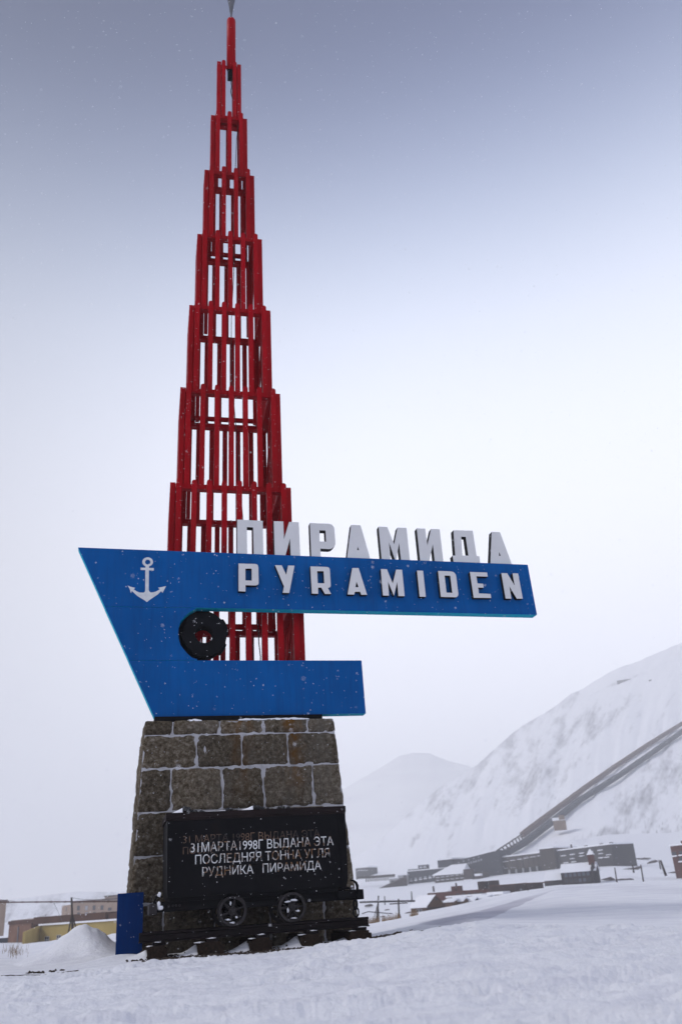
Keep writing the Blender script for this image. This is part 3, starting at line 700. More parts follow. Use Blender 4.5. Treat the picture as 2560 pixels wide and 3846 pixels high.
# top mast
MX = .05
bm = bmesh.new(); pts = [(MX, 0, 17.60 - 3), (MX, 0, 19.17 - 3)]; rr = [.1, .1]
for k in range(1, 7):
    a = k * math.pi / 12; pts.append((MX, 0, 16.17 + .1 * math.sin(a))); rr.append(max(.004, .1 * math.cos(a)))
tube(bm, pts, rr, 24); bmesh.ops.recalc_face_normals(bm, faces=bm.faces)
from_bm('mast', bm, M['red'], tow, smooth=True, world=False)
box('mast_socket', (MX - .075, MX + .075, -.03, .07, 17.30 - 3, 17.60 - 3), M['iron'], tow, world=False)
# star: a five-pointed faceted star on a flared spike
bm = bmesh.new(); ring_ = []
for zz, w in ((16.24, .006), (16.45, .028), (16.7, .055), (17.0, .10), (17.3, .17), (17.55, .24)):
    ring_.append([bm.verts.new((MX + a * w, b * w * .5, zz)) for a, b in ((0, -1), (1, 0), (0, 1), (-1, 0))])
for a, b in zip(ring_[:-1], ring_[1:]):
    for k in range(4): bm.faces.new((a[k], a[(k + 1) % 4], b[(k + 1) % 4], b[k]))
bm.faces.new(ring_[0][::-1]); bm.faces.new(ring_[-1]); from_bm('star_spike', bm, M['star'], tow, world=False)
bm = bmesh.new(); rim = []
for k in range(10):
    a = math.pi / 2 + k * math.pi / 5; r_ = .62 if k % 2 == 0 else .27; rim.append(bm.verts.new((MX + r_ * math.cos(a), 0, 18.0 + r_ * math.sin(a))))
f_, b_ = bm.verts.new((MX, -.13, 18.0)), bm.verts.new((MX, .13, 18.0))
for k in range(10): bm.faces.new((rim[k], rim[(k + 1) % 10], f_)); bm.faces.new((rim[(k + 1) % 10], rim[k], b_))
from_bm('star', bm, M['star'], tow, world=False)
# loose black cables
tube_obj('cable', [(.06, -.02, 14.29), (.05, -.03, 14.15), (.06, -.04, 14.0), (.04, -.04, 13.85), (.06, -.05, 13.72), (.08, -.05, 13.62)], .011, M['wire'], tow, 5, world=False)
tube_obj('cable', [(.22, -.1, 13.1), (.16, -.08, 12.4), (.13, -.05, 11.4), (.10, -.03, 10.2), (.11, 0, 9.0), (.06, 0, 7.8), (.06, .02, 6.6), (.16, .0, 5.2), (.22, 0, 4.2), (.26, -.3, 3.0), (.30, -.6, 1.9), (.33, -.75, 1.0), (.34, -.75, .3)], .007, M['wire'], tow, 5, world=False)
tube_obj('cable', [(.40, -.82, 1.58), (.41, -.82, 1.2), (.43, -.82, 1.0), (.42, -.82, .6), (.42, -.82, .2)], .009, M['wire'], tow, 5, world=False)

# ------------------------------------------------------------------ track
YR = 11.0
def rail_prof(yc):
    return [(yc - .05, .256), (yc + .05, .256), (yc + .05, .264), (yc + .008, .276), (yc + .008, .328), (yc + .027, .336), (yc + .027, .354), (yc + .020, .36), (yc - .020, .36), (yc - .027, .354), (yc - .027, .336), (yc - .008, .328), (yc - .008, .276), (yc - .05, .264)]
trk = thing('railway_track', 'short rusty piece of narrow track with two rails under the mine cart', 'track', (1.63, YR, .25))
for k, yc in enumerate((YR, YR + .62)):
    p = rail_prof(yc); n = len(p); x0, x1 = (.31, 2.948) if k == 0 else (.36, 2.90)
    v = [(x0, a, b) for a, b in p] + [(x1, a, b) for a, b in p]
    f = [tuple(range(n)), tuple(range(2 * n - 1, n - 1, -1))] + [(i, i + n, (i + 1) % n + n, (i + 1) % n) for i in range(n)]
    bm = bmesh.new(); vs = [bm.verts.new(q) for q in v]
    for q in f: bm.faces.new([vs[i] for i in q])
    bmesh.ops.recalc_face_normals(bm, faces=bm.faces); from_bm('rail', bm, M['rail'], trk)
box('fish_plate', (2.10, 2.34, YR - .020, YR - .0085, .28, .325), M['rail'], trk, bevel=.003)
names = ['leftmost of the five tarred sleepers under the cart track', 'second tarred sleeper from the left, its top edge drifted with snow', 'middle one of the five tarred sleepers under the cart', 'fourth sleeper from the left, just left of the right end one', 'rightmost tarred sleeper, under the end of the rail']
for k, (a, b) in enumerate(TIES):
    s_ = thing('sleeper', names[k], 'sleeper', ((a + b) / 2, 11.3, .09), 'sleepers under the track')
    bm = bmesh.new(); vs = [bm.verts.new(q) for q in boxv(a, b, 10.86 + rnd.uniform(-.02, .02), 11.85, .02, .221)]
    for f in BF: bm.faces.new([vs[i] for i in f])
    bmesh.ops.bevel(bm, geom=[e for e in bm.edges if abs(e.verts[0].co.y - e.verts[1].co.y) > .5 and e.verts[0].co.z > .1], offset=.028, segments=2, affect='EDGES')
    bmesh.ops.subdivide_edges(bm, edges=bm.edges[:], cuts=2, use_grid_fill=True)
    for v in bm.verts: v.co.x += .008 * (vnoise(v.co.z * 30, v.co.y * 9, k) - .5); v.co.z += .008 * (vnoise(v.co.x * 20, v.co.y * 9, k + 3) - .5)
    from_bm('timber', bm, M['tie'], s_)
    xm = (a + b) / 2 + .02
    box('base_plate', (xm - .07, xm + .07, YR - .085, YR + .085, .2225, .2555), M['rail'], s_, bevel=.003)
    for sx in (-1, 1):
        bm = bmesh.new(); tube(bm, [(xm + sx * .035, YR - .066, .250), (xm + sx * .035, YR - .066, .268)], .012, 6)
        from_bm('bolt', bm, M['rail'], s_)
bm = bmesh.new()
def blob(bm, c, r, sub=2, sq=(1, 1, 1), amp=.3, seed=0):
    res = bmesh.ops.create_icosphere(bm, subdivisions=sub, radius=1)
    for v in res['verts']:
        k = 1 + amp * float(fbm(np.array([v.co.x * 1.7 + seed]), np.array([v.co.y * 1.7 + v.co.z * 1.3 + seed * .7]), 3, 2)[0])
        v.co = Vector((c[0] + v.co.x * r * sq[0] * k, c[1] + v.co.y * r * sq[1] * k, c[2] + v.co.z * r * sq[2] * k))
for k, (a, b) in enumerate(TIES[:4] + [(2.70, 2.93)]):
    xm = (a + b) / 2 + .02
    blob(bm, (xm - .02 + .01 * k, YR - .07, .256), .034 + .005 * (k % 3), 2, (1.1, .4, .16), .9, k)
    blob(bm, (a + .03, 10.95, .221), .045 + .012 * (k % 2), 2, (1.0, .9, .14), .9, k + 9)
tag(from_bm('sleeper_snow', bm, M['snow_cap'], None, smooth=True), kind='stuff')

# gravel ballast
gv, gf = [], []
ico = bmesh.new(); bmesh.ops.create_icosphere(ico, subdivisions=1, radius=1); IV = [tuple(v.co) for v in ico.verts]; IFc = [tuple(v.index for v in f.verts) for f in ico.faces]; ico.free()
def pebble(x, y, r, dz=0):
    zz = gz(x, y) + dz; b = len(gv); s = [rnd.uniform(.6, 1.3) for _ in range(3)]; s[2] *= .7; ang = rnd.uniform(0, 6.28); c, sn = math.cos(ang), math.sin(ang)
    for p in IV:
        k = rnd.uniform(.8, 1.15); px_, py_, pz_ = p[0] * s[0] * r * k, p[1] * s[1] * r * k, p[2] * s[2] * r * k
        gv.append((x + px_ * c - py_ * sn, y + px_ * sn + py_ * c, zz + pz_))
    gf.extend([tuple(i + b for i in f) for f in IFc])
n = 0
while n < 1300:
    x = rnd.uniform(.35, 3.1); y = rnd.uniform(10.45, 11.35)
    if fbm(np.array([x * 3.]), np.array([y * 3.]), 3, 61)[0] < -.12 and y > 10.75: continue
    if any(a - .24 < x < a - .01 and y > 10.85 for a, b in TIES) and rnd.random() < .8: continue
    pebble(x, y, rnd.choice([.007, .009, .012, .016, .021]), .002); n += 1
for _ in range(150):
    t = rnd.random() ** .8; x = .45 - t * 1.9; y = 10.75 + rnd.gauss(0, .05) + .12 * math.sin(t * 9)
    if vnoise(x * 4, 1.0, 3) > .42: pebble(x, y, rnd.choice([.008, .012, .017, .022]), .003)
for _ in range(700):
    t = rnd.random(); az_ = math.radians(14.3 + 5.2 * t); d_ = min(10.25 / math.cos(az_), 11.2) + .03 + rnd.gauss(0, .02); x, y = d_ * math.sin(az_), d_ * math.cos(az_)
    if vnoise(x * 9, 2.0, 5) > .3 + .25 * t: pebble(x, y, rnd.choice([.010, .014, .020]) * (1 - .4 * t), .006)
tag(obj('gravel', gv, gf, M['gravel']), kind='stuff')
# dark edging standing in for the shade beneath the undercut snow crust, left of the monument
ed = thing('undercut_shade', 'thin dark edging standing in for shade under the snow crust, running left from the monument', 'streak', (-.2, 10.45, .03))
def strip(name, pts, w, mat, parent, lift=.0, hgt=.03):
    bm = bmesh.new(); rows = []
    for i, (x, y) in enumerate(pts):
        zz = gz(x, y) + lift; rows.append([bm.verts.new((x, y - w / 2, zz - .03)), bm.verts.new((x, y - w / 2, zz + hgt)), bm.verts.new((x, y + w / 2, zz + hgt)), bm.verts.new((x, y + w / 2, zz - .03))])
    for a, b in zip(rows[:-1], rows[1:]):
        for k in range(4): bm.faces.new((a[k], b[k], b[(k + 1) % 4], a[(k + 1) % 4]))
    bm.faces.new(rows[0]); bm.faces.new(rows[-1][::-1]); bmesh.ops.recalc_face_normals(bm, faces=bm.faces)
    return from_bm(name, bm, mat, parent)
strip('shade_strip', [(-1.5 + i * .05, 10.40 + .012 * math.sin(i * 1.3)) for i in range(25)], .03, M['gravel'], ed, -.004, .009)

# ------------------------------------------------------------------ mine cart
cart = thing('mine_cart', 'black steel mine cart with white lettering on rails before the pedestal', 'mine cart', (1.67, 11.45, .36))
bm = bmesh.new(); secs = [(.70, .618, 2.71), (.80, .606, 2.735), (1.2, .600, 2.745), (1.545, .598, 2.748)]
V = []
for zz, a, b in secs: V.append([bm.verts.new(q) for q in ((a, YR, zz), (b, YR, zz), (b, YR + .93, zz), (a, YR + .93, zz))])
for A_, B_ in zip(V[:-1], V[1:]):
    for k in range(4): bm.faces.new((A_[k], A_[(k + 1) % 4], B_[(k + 1) % 4], B_[k]))
bm.faces.new(V[0][::-1]); bm.faces.new(V[-1])
bmesh.ops.bevel(bm, geom=[e for e in bm.edges if abs(e.verts[0].co.z - e.verts[1].co.z) > .05 and len(e.link_faces) == 2 and e.calc_face_angle(0) > .5], offset=.03, segments=3, affect='EDGES')
from_bm('tub', bm, M['iron'], cart)
box('rim', (.580, 2.756, YR - .016, YR + .946, 1.547, 1.618), M['iron_rim'], cart, bevel=.006)
box('rim_bead', (.590, 2.750, YR - .010, YR - .0005, 1.530, 1.5455), M['iron_rim'], cart)
for x in (.63, 2.66): box('corner_strap', (x, x + .055, YR - .006, YR - .0005, .74, 1.528), M['iron'], cart)
box('chassis_beam', (.50, 2.905, YR + .07, YR + .15, .560, .665), M['iron'], cart, bevel=.006)
box('chassis_beam', (.50, 2.905, YR + .77, YR + .85, .560, .665), M['iron'], cart, bevel=.006)
box('lower_skirt', (.64, 2.70, YR + .03, YR + .9, .655, .7005), M['iron'], cart)
box('buffer', (.408, .505, YR - .02, YR + .5, .530, .650), M['wheel'], cart, bevel=.02)
box('buffer', (2.83, 2.912, YR - .02, YR + .5, .552, .662), M['iron'], cart, bevel=.008)
box('draw_plate', (2.60, 2.83, YR + .01, YR + .065, .575, .655), M['iron'], cart, bevel=.006)
tube_obj('hook', [(2.62, YR + .03, .675), (2.70, YR + .03, .690), (2.745, YR + .03, .683), (2.77, YR + .03, .665)], [.014, .018, .014, .01], M['iron'], cart)
tube_obj('hook', [(2.765, YR, .768), (2.80, YR, .762), (2.83, YR, .735), (2.843, YR, .70), (2.84, YR, .66)], [.006, .012, .017, .019, .018], M['iron'], cart)
tube_obj('hook', [(.50, YR + .03, .60), (.47, YR + .03, .66), (.485, YR + .03, .715), (.525, YR + .03, .735), (.56, YR + .03, .71)], [.014, .02, .018, .013, .008], M['iron'], cart)
tube_obj('handle', [(.435, YR - .01, .64), (.433, YR - .01, .69), (.455, YR - .01, .735), (.49, YR - .01, .755), (.53, YR - .01, .75)], .005, M['wheel'], cart, 6)
tube_obj('chain_link', [(2.805 + .022 * math.cos(a), YR + .0, .505 + .045 * math.sin(a)) for a in [i * math.pi / 7 for i in range(14)]], .013, M['iron'], cart, 6, closed=True)
tube_obj('chain_link', [(2.808 + .032 * math.cos(a), YR + .0, .418 + .052 * math.sin(a)) for a in [i * math.pi / 7 for i in range(14)]], .010, M['iron'], cart, 6, closed=True)
bm = bmesh.new(); blob(bm, (2.806, YR, .462), .022, 2); from_bm('chain_knot', bm, M['iron'], cart, smooth=True)
for x in (.634, .680, .716, .756): 
    bm = bmesh.new(); ycyl(bm, x, .616, YR + .052, YR + .0695, .011, 10, .013); bmesh.ops.recalc_face_normals(bm, faces=bm.faces); from_bm('rivet', bm, M['wheel'], cart)
box('axle_plate', (1.50, 1.90, YR + .02, YR + .068, .545, .60), M['iron'], cart, bevel=.005)
for k, wx in enumerate((1.349, 2.040)):
    for j, (ya, yb) in enumerate(((YR - .035, YR + .03), (YR + .60, YR + .665))):
        bm = bmesh.new(); ydisc(bm, wx, .5195, ya, yb, .130, .160, 40)
        ydisc(bm, wx, .5195, (yb if j == 0 else ya - .012) , (yb + .012 if j == 0 else ya), .130, .176, 40)
        bmesh.ops.recalc_face_normals(bm, faces=bm.faces); w = from_bm('wheel', bm, M['wheel'], cart)
        bm = bmesh.new(); ycyl(bm, wx, .5195, ya - .012, yb, .044, 20, .05); ycyl(bm, wx, .5195, ya - .024, ya - .012, .026, 16, .030); bmesh.ops.recalc_face_normals(bm, faces=bm.faces)
        from_bm('hub', bm, M['wheel'], w)
        for i in range(6):
            a = i * math.pi / 3 + (.30 if k == 0 else .05)
            bm = bmesh.new(); tube(bm, [(wx + .04 * math.cos(a), ya + .03, .5195 + .04 * math.sin(a)), (wx + .134 * math.cos(a), ya + .03, .5195 + .134 * math.sin(a))], [.018, .013], 6)
            from_bm('spoke', bm, M['wheel'], w)
    tube_obj('axle', [(wx, YR, .5195), (wx, YR + .63, .5195)], .025, M['iron'], cart)
    box('axle_box', (wx - .075, wx + .075, YR + .045, YR + .16, .47, .655), M['iron'], cart, bevel=.01)
# snow caught on the cart
bm = bmesh.new()
for c, r_, sq in (((1.345, YR - .02, .375 + .022), .045, (.8, .5, .25)), ((1.29, YR - .02, .432), .03, (1, .5, .35)), ((1.325, YR - .02, .600), .022, (.6, .5, 1.0)), ((1.39, YR - .02, .452), .016, (1, .5, .8)),
                  ((1.985, YR - .02, .578), .026, (1.3, .5, .4)), ((2.06, YR - .02, .592), .036, (1.1, .5, .4)), ((1.99, YR - .02, .49), .022, (.6, .5, 1)), ((2.10, YR - .02, .475), .02, (1, .5, .6)), ((2.055, YR - .02, .40), .034, (1.2, .5, .25)),
                  ((.520, YR - .005, .742), .022, (.8, .6, 1.0)), ((.515, YR + .0, .640), .022, (.7, .5, 1.2)), ((.535, YR - .0, .605), .024, (1.0, .5, .9)), ((2.775, YR + .0, .70), .014, (.8, .5, .8))):
    blob(bm, c, r_, 2, sq, .9, int(c[0] * 100))
def wedge(x0, x1, h0, h1):
    n = 8; r_ = []
    for i in range(n + 1):
        t = i / n; x = x0 + (x1 - x0) * t; h_ = h0 + (h1 - h0) * t ** 1.3
        r_.append([bm.verts.new((x, YR - .01, 1.612)), bm.verts.new((x, YR + .01, 1.612 + h_)), bm.verts.new((x, YR + .35, 1.612 + h_ + .01)), bm.verts.new((x, YR + .5, 1.612))])
    for a, b in zip(r_[:-1], r_[1:]):
        for k in range(3): bm.faces.new((a[k], b[k], b[k + 1], a[k + 1]))
    bm.faces.new(r_[0]); bm.faces.new(r_[-1][::-1])
wedge(.635, .772, .006, .062); wedge(1.05, 1.28, .010, .014); wedge(1.48, 1.61, .012, .055)
tag(from_bm('cart_snow', bm, M['snow_cap'], None, smooth=True), kind='stuff')
# coal heaped in the cart
lumps = [(.815, 1.655, .048), (.87, 1.63, .032), (.93, 1.625, .03), (1.0, 1.618, .028), (.67, 1.622, .02), (1.27, 1.628, .022), (1.31, 1.636, .028), (1.36, 1.632, .024), (1.42, 1.622, .02), (1.64, 1.648, .035), (1.69, 1.645, .034), (1.74, 1.634, .028), (1.80, 1.628, .022), (1.94, 1.634, .024), (1.99, 1.640, .030), (2.05, 1.632, .024), (2.13, 1.622, .018)]
for k, (x, zz, r_) in enumerate(lumps):
    bm = bmesh.new(); blob(bm, (x, YR + .06 + .02 * (k % 3), zz), r_, 2, (1.15, 1, .8), .7, k)
    o = from_bm('coal_lump', bm, M['coal'])
    place = ('first', 'second', 'third', 'last')[(k - 1) % 4]; pos = 'just behind the snow wedge at the left corner' if k < 1 else ('in the left heap' if k < 5 else ('in the small middle-left heap' if k < 9 else ('in the middle heap' if k < 13 else 'in the right-hand heap')))
    if k == 0: tag(o, 'largest glossy black coal lump, at the left end of the cart rim', 'coal', 'coal lumps along the cart rim')
    else: tag(o, '%s black coal lump from the left %s on the cart rim' % (place, pos), 'coal', 'coal lumps along the cart rim, ' + pos)
# inscription
def text_mesh(s, x0, x1, zb, h_, y, mat, parent, name):
    cu = bpy.data.curves.new('t', 'FONT'); cu.body = s; cu.size = 1; cu.extrude = .0
    cu.space_character = .98
    o = bpy.data.objects.new('t', cu); COL.objects.link(o); me = bpy.data.meshes.new_from_object(o)
    bpy.data.objects.remove(o); bpy.data.curves.remove(cu)
    xs = [v.co.x for v in me.vertices]; ys = [v.co.y for v in me.vertices if v.co.y]; 
    cap = .729; w = max(xs) - min(xs)
    L = rootloc(parent)
    for v in me.vertices:
        a, b = (v.co.x - min(xs)) / w, v.co.y / cap
        v.co = (x0 + (x1 - x0) * a - L.x, y - L.y, zb + h_ * b - L.z)
    me.materials.append(mat); me.name = name
    o = link(name, me, parent)
    sol = o.modifiers.new('thickness', 'SOLIDIFY'); sol.thickness = .0015; sol.offset = 0
    return o
for s, x0, x1, zb, h_ in (('31МАРТА1998Г ВЫДАНА ЭТА', .872, 2.580, 1.172, .104), ('ПОСЛЕДНЯЯ ТОННА УГЛЯ', .922, 2.524, 1.040, .102), ('РУДНИКА', 1.004, 1.60, .905, .100), ('ПИРАМИДА', 1.709, 2.413, .908, .100)):
    text_mesh(s, x0, x1, zb, h_, YR - .0022, M['text'], cart, 'inscription')['label'] = 'worn white painted lettering'
for s, x0, x1, zb, h_ in (('31 МАРТА 1998Г ВЫДАНА ЭТА', .780, 2.416, 1.275, .085), ('ПОСЛЕ', .781, 1.15, 1.155, .08)):
    text_mesh(s, x0, x1, zb, h_, YR - .0010, M['ghost'], cart, 'faded_inscription')['label'] = 'older faded brown lettering'

# ------------------------------------------------------------------ blue panel beside the pedestal
bp = box('blue_board', (.066, .372, 11.78, 11.82, .02, .797), M['blue_vignetted'], None, bevel=.003)
tag(bp, 'upright plain blue board standing in the snow left of the pedestal', 'board')

# ------------------------------------------------------------------ buildings
class Facade:
    def __init__(s, A, B):                     # A left, B right seen from the camera
        s.A = A; d = Vector((B.x - A.x, B.y - A.y, 0)); s.L = d.length; s.u = d / s.L; s.n = Vector((s.u.y, -s.u.x, 0))
    def hit(s, p):
        r = Vector(ray(*p).tolist()); C = Vector((0, 0, H)); t = (s.A - C).dot(s.n) / r.dot(s.n); q = C + r * t
        return (Vector((q.x, q.y, 0)) - Vector((s.A.x, s.A.y, 0))).dot(s.u), q.z
    def pt(s, a, zz, out_=0): p = s.A + s.u * a + s.n * out_; return Vector((p.x, p.y, zz))
    def blk(s, a0, a1, z0, z1, o0, o1):        # block between outward offsets o0 (back) and o1 (front)
        v = []
        for zz in (z0, z1):
            for a, o in ((a0, o1), (a1, o1), (a1, o0), (a0, o0)): v.append(tuple(s.pt(a, zz, o)))
        return v
def part(name, F, a0, a1, z0, z1, o0, o1, mat, parent): return obj(name, F.blk(a0, a1, z0, z1, o0, o1), BF, mat, parent)
def window(F, a, zc, w, h_, parent, pane='glass', sill=True, fr=.06):
    f = part('window', F, a - w / 2, a + w / 2, zc - h_ / 2, zc + h_ / 2, -.1, .04 if fr else .03, M['white'] if pane == 'cross' else M['trim'], parent)
    pm = M['glass_pale'] if pane == 'pale' else M['glass_blue'] if pane == 'blue' else M['glass']
    if pane == 'cross':
        for sx in (-1, 1):
            for sz in (-1, 1):
                part('pane', F, a + sx * w * .25 - w * .20, a + sx * w * .25 + w * .20, zc + sz * h_ * .25 - h_ * .21, zc + sz * h_ * .25 + h_ * .21, -.02, .045, pm, f)
    else: part('pane', F, a - w / 2 * .86, a + w / 2 * .86, zc - h_ / 2 * .88, zc + h_ / 2 * .88, -.05, .06, pm, f)
    if sill: part('sill_snow', F, a - w * .55, a + w * .55, zc - h_ * .5 - h_ * .35, zc - h_ / 2 - .002, 0, .25, M['snow_cap'], f)
    return f
def building(name, label, BL, BR, TL, dL, dR, depth, mat, sink=4, roof=True, parent=None, cat='building', group=None, TR=None, snow_h=.25):
    A, B = at(*BL, dL), at(*BR, dR); F = Facade(A, B); zt = at(*TL, dL).z
    if TR is not None: zt = (zt + at(*TR, dR).z) / 2
    r_ = parent or thing(name, label, cat, (A.x, A.y, A.z), group)
    z0 = min(A.z, B.z) - sink
    part('wall', F, 0, F.L, z0, zt, -depth, 0, mat, r_)
    if roof: part('roof_snow', F, -.2, F.L + .2, zt + .001, zt + snow_h, -depth - .2, .2, M['snow_cap'], r_)
    return r_, F, zt, z0
# --- left: pink three-storey block with penthouse
r_, F, zt, z0 = building('apartment_block', 'long pinkish brick block with rows of windows and a rooftop hut, at the left', Z5(757, 575), Z5(1500, 545), Z5(757, 395), 340, 325, 25, M['w_pink'], roof=False)
A2 = at(*Z5(645, 578), 352); F2 = Facade(A2, F.A); part('wall', F2, 0, F2.L - .02, z0, zt - .5, -20, -.02, M['w_pink'], r_)
part('roof_edge', F, -.3, F.L + .3, zt, zt + .5, -25, .3, M['trim'], r_)
for px in (828, 912, 992, 1075):
    for k, py in enumerate((450, 520)):
        a, zz = F.hit(Z5(px, py - (px - 828) * .02)); window(F, a, zz, 1.15, 1.5, r_, 'pale' if px == 912 else 'glass', False)
for py in (460, 528):
    a, zz = F.hit(Z5(1157, py)); window(F, a, zz, 1.4, .9, r_, 'glass', False)
for py in (462, 535):
    a, zz = F2.hit(Z5(700, py)); window(F2, a, zz, .9, 1.4, r_, 'glass', False)
a0, zz0 = F.hit(Z5(1068, 383)); a1, _ = F.hit(Z5(1190, 380)); _, zz1 = F.hit(Z5(1068, 342)); part('rooftop_hut', F, a0, a1, zt + .502, zz1 + .2, -14, -2, M['w_pink'], r_)
part('rooftop_hut', F, a0 - .2, a1 + .2, zz1 + .201, zz1 + .6, -14.2, -1.8, M['trim'], r_)
# --- yellow low building
r_, F, zt, z0 = building('yellow_building', 'low yellow rendered building with small white-framed windows, at the left', Z5(415, 845), Z5(1320, 740), Z5(415, 637), 136, 124, 16, M['w_yellow'], sink=1.5, snow_h=.22)
A2 = at(*Z5(258, 850), 130); F2 = Facade(A2, F.A); zt2 = at(*Z5(258, 703), 130).z
v = [tuple(F2.pt(0, z0)), tuple(F2.pt(F2.L - .01, z0)), tuple(F2.pt(F2.L - .01, z0, -.3)), tuple(F2.pt(0, z0, -.3)), tuple(F2.pt(0, zt2, 0)), tuple(F2.pt(F2.L - .01, zt - .01, 0)), tuple(F2.pt(F2.L - .01, zt - .01, -.3)), tuple(F2.pt(0, zt2, -.3))]
obj('wall', v, BF, M['w_yellow'], r_)
part('roof_edge', F, -3, 11, zt + .221, zt + 1.1, -8, -1.2, M['trim'], r_); part('roof_edge', F, 11.1, F.L, zt + .221, zt + .9, -8, -1.6, M['trim'], r_)
for px, py in ((498, 783), (622, 768)):
    a, zz = F.hit(Z5(px, py)); window(F, a, zz, .86, .82, r_, 'cross', False)
# --- brown building left of it
r_, F, zt, z0 = building('brown_building', 'rust-brown building with one narrow slit window left of the yellow one', Z5(80, 860), Z5(317, 800), Z5(88, 640), 150, 142, 14, M['w_brown'], sink=1.5, roof=False, TR=Z5(320, 592))
a, zz = F.hit(Z5(193, 735)); window(F, a, zz, .42, 2.4, r_, 'glass', False)
part('roof_edge', F, -.1, F.L + 4, zt, zt + .45, -14, .15, M['trim'], r_)
r_, F, zt, z0 = building('flat_block', 'tall pinkish block cut off by the left frame edge beside the brown building', Z5(-260, 700), Z5(44, 690), Z5(-260, 400), 250, 250, 20, M['w_pink'], roof=False)
part('roof_edge', F, -.1, F.L + .3, zt - .0, zt + .4, -20, .3, M['trim'], r_)
r_, F, zt, z0 = building('low_shed', 'low dark slate-coloured shed in the snow at the left frame edge', Z5(-150, 850), Z5(82, 850), Z5(-150, 775), 165, 160, 10, M['w_slate'], sink=1)
r_, F, zt, z0 = building('distant_hall', 'distant low brown hall with a comb of dark slits, seen above the brown building', Z5(315, 640), Z5(503, 600), Z5(315, 572), 430, 390, 18, M['w_pink'], roof=False, TR=Z5(500, 530))
for k in range(6):
    a, zz = F.hit(Z5(395 + k * 17, 580 - k * 4)); window(F, a, zz, .7, 2.8, r_, 'glass', False)
r_, F, zt, z0 = building('distant_hall', 'distant low long brown hall far left, above the brown building', Z5(118, 640), Z5(313, 630), Z5(118, 580), 460, 430, 18, M['w_brown'], roof=True)
for px, nm in ((530, 'larger of two small black boxes behind the yellow building roof'), (562, 'smaller of two small black boxes behind the yellow building roof')):
    building('rooftop_box', nm, Z5(px - 13, 600), Z5(px + 13, 598), Z5(px - 13, 568 if px < 550 else 575), 180, 180, 3, M['w_black'], sink=2, cat='box', snow_h=.12)
# overhead pipe and its pole
pp = thing('overhead_pipe', 'long rusty pipe carried high across the left background', 'pipe', tuple(at(*Z5(0, 390), 100.8)))
tube_obj('pipe', [at(*Z5(-300, 393), 100.8), at(*Z5(400, 386), 94.5), at(*Z5(1350, 380), 90.3)], .055, M['trim'], pp)
for k in range(9): 
    p = at(*Z5(-60 + k * 150, 389 - k * .8), 98 - k * .85); box('clamp', (p.x - .06, p.x + .06, p.y - .08, p.y + .08, p.z - .08, p.z + .09), M['trim'], pp)
pl = thing('utility_pole', 'dark timber pole on splayed legs in front of the yellow building', 'pole', tuple(at(*Z5(765, 700), 84)))
tube_obj('pole_shaft', [at(*Z5(768, 760), 84), at(*Z5(755, 337), 84)], [.11, .08], M['wood'], pl)
for q in ((712, 760), (820, 740)): tube_obj('leg', [at(*Z5(*q), 84), at(*Z5(760, 500), 84)], .06, M['wood'], pl)
def wire(label, pts, r_=.02, sag=.0, cat='wire'):
    tag(tube_obj('wire', pts, r_, M['wire'], None, 4), label, cat)
wire('thin wire slanting from the rusty pipe down towards the yellow building roof', [at(*Z5(565, 388), 96.6), at(*Z5(610, 480), 105), at(*Z5(662, 600), 121.8)], .02)
wire('thin wire running right from the top of the splayed-leg pole', [at(*Z5(757, 342), 84), at(*Z5(860, 358), 92.4), at(*Z5(1250, 372), 126)], .016)
wire('thin wire at the far left, drooping towards the rusty pipe', [at(*Z5(-100, 350), 92.4), at(*Z5(100, 372), 94.5), at(*Z5(200, 386), 96.6)], .012)

# --- right: the mine buildings
def wpx(F, p, w, h_, r_, gl='glass', sill=True):
    a0, zz = F.hit((p[0] - w / 2, p[1])); a1, _ = F.hit((p[0] + w / 2, p[1])); z1 = F.hit((p[0], p[1] - h_))[1]; z0_ = F.hit(p)[1]
    return window(F, (a0 + a1) / 2, z0_, abs(a1 - a0), abs(z1 - z0_), r_, gl, sill)
def sillrow(F, pts, w, r_, h_=5, gl='glass'):
    for p in pts: wpx(F, (p[0], p[1] - h_ / 2), w, h_, r_, gl, True)
r_, F, zt, z0 = building('processing_hall', 'long grey-brown mine hall with a row of dark openings between pale piers', T2(385, 590), T2(1178, 488), T2(368, 388), 432, 402, 14, M['w_gbrown'], TR=T2(1145, 266), sink=3, snow_h=.5)
sillrow(F, [T2(415 + k * 86.5, 436 - k * 14.9) for k in range(9)], 17, r_, 6)
for k in range(11):
    a, zz = F.hit(T2(505 + k * 66, 505 - k * 9)); part('pilaster', F, a - .15, a + .15, z0, zt - .6, 0, .25, M['w_gbrown'], r_)
for k in range(7):
    px = 600 + k * 89; py = 548 - k * 11.3
    q = T2(px, py); a, zz = F.hit(q); a0, a1 = F.hit((q[0] - 11, q[1]))[0], F.hit((q[0] + 11, q[1]))[0]; a2 = F.hit((q[0] + 15, q[1]))[0]; f = part('bay_opening', F, a0, a1, zz - 1.1, zz + .85, .26, .36, M['black'], r_)
    part('pier', F, a1 + .05, a2, zz - 1.5, zz + 1.0, .26, .8, M['w_pale'], r_)
sillrow(F, [T2(520 + k * 80, 500 - k * 10) for k in range(4)], 14, r_, 3)
F2 = Facade(at(*T2(1150, 480), 402), at(*T2(1335, 455), 398)); _, zz1 = F2.hit(T2(1200, 230))
part('stair_tower', F2, 0, F2.L, z0, zz1, -16, .8, M['w_gbrown'], r_); part('roof_snow', F2, -.2, F2.L + .2, zz1, zz1 + .5, -16, 1, M['snow_cap'], r_)
for px in (1180, 1240): wpx(F2, T2(px, 345), 12, 6, r_)
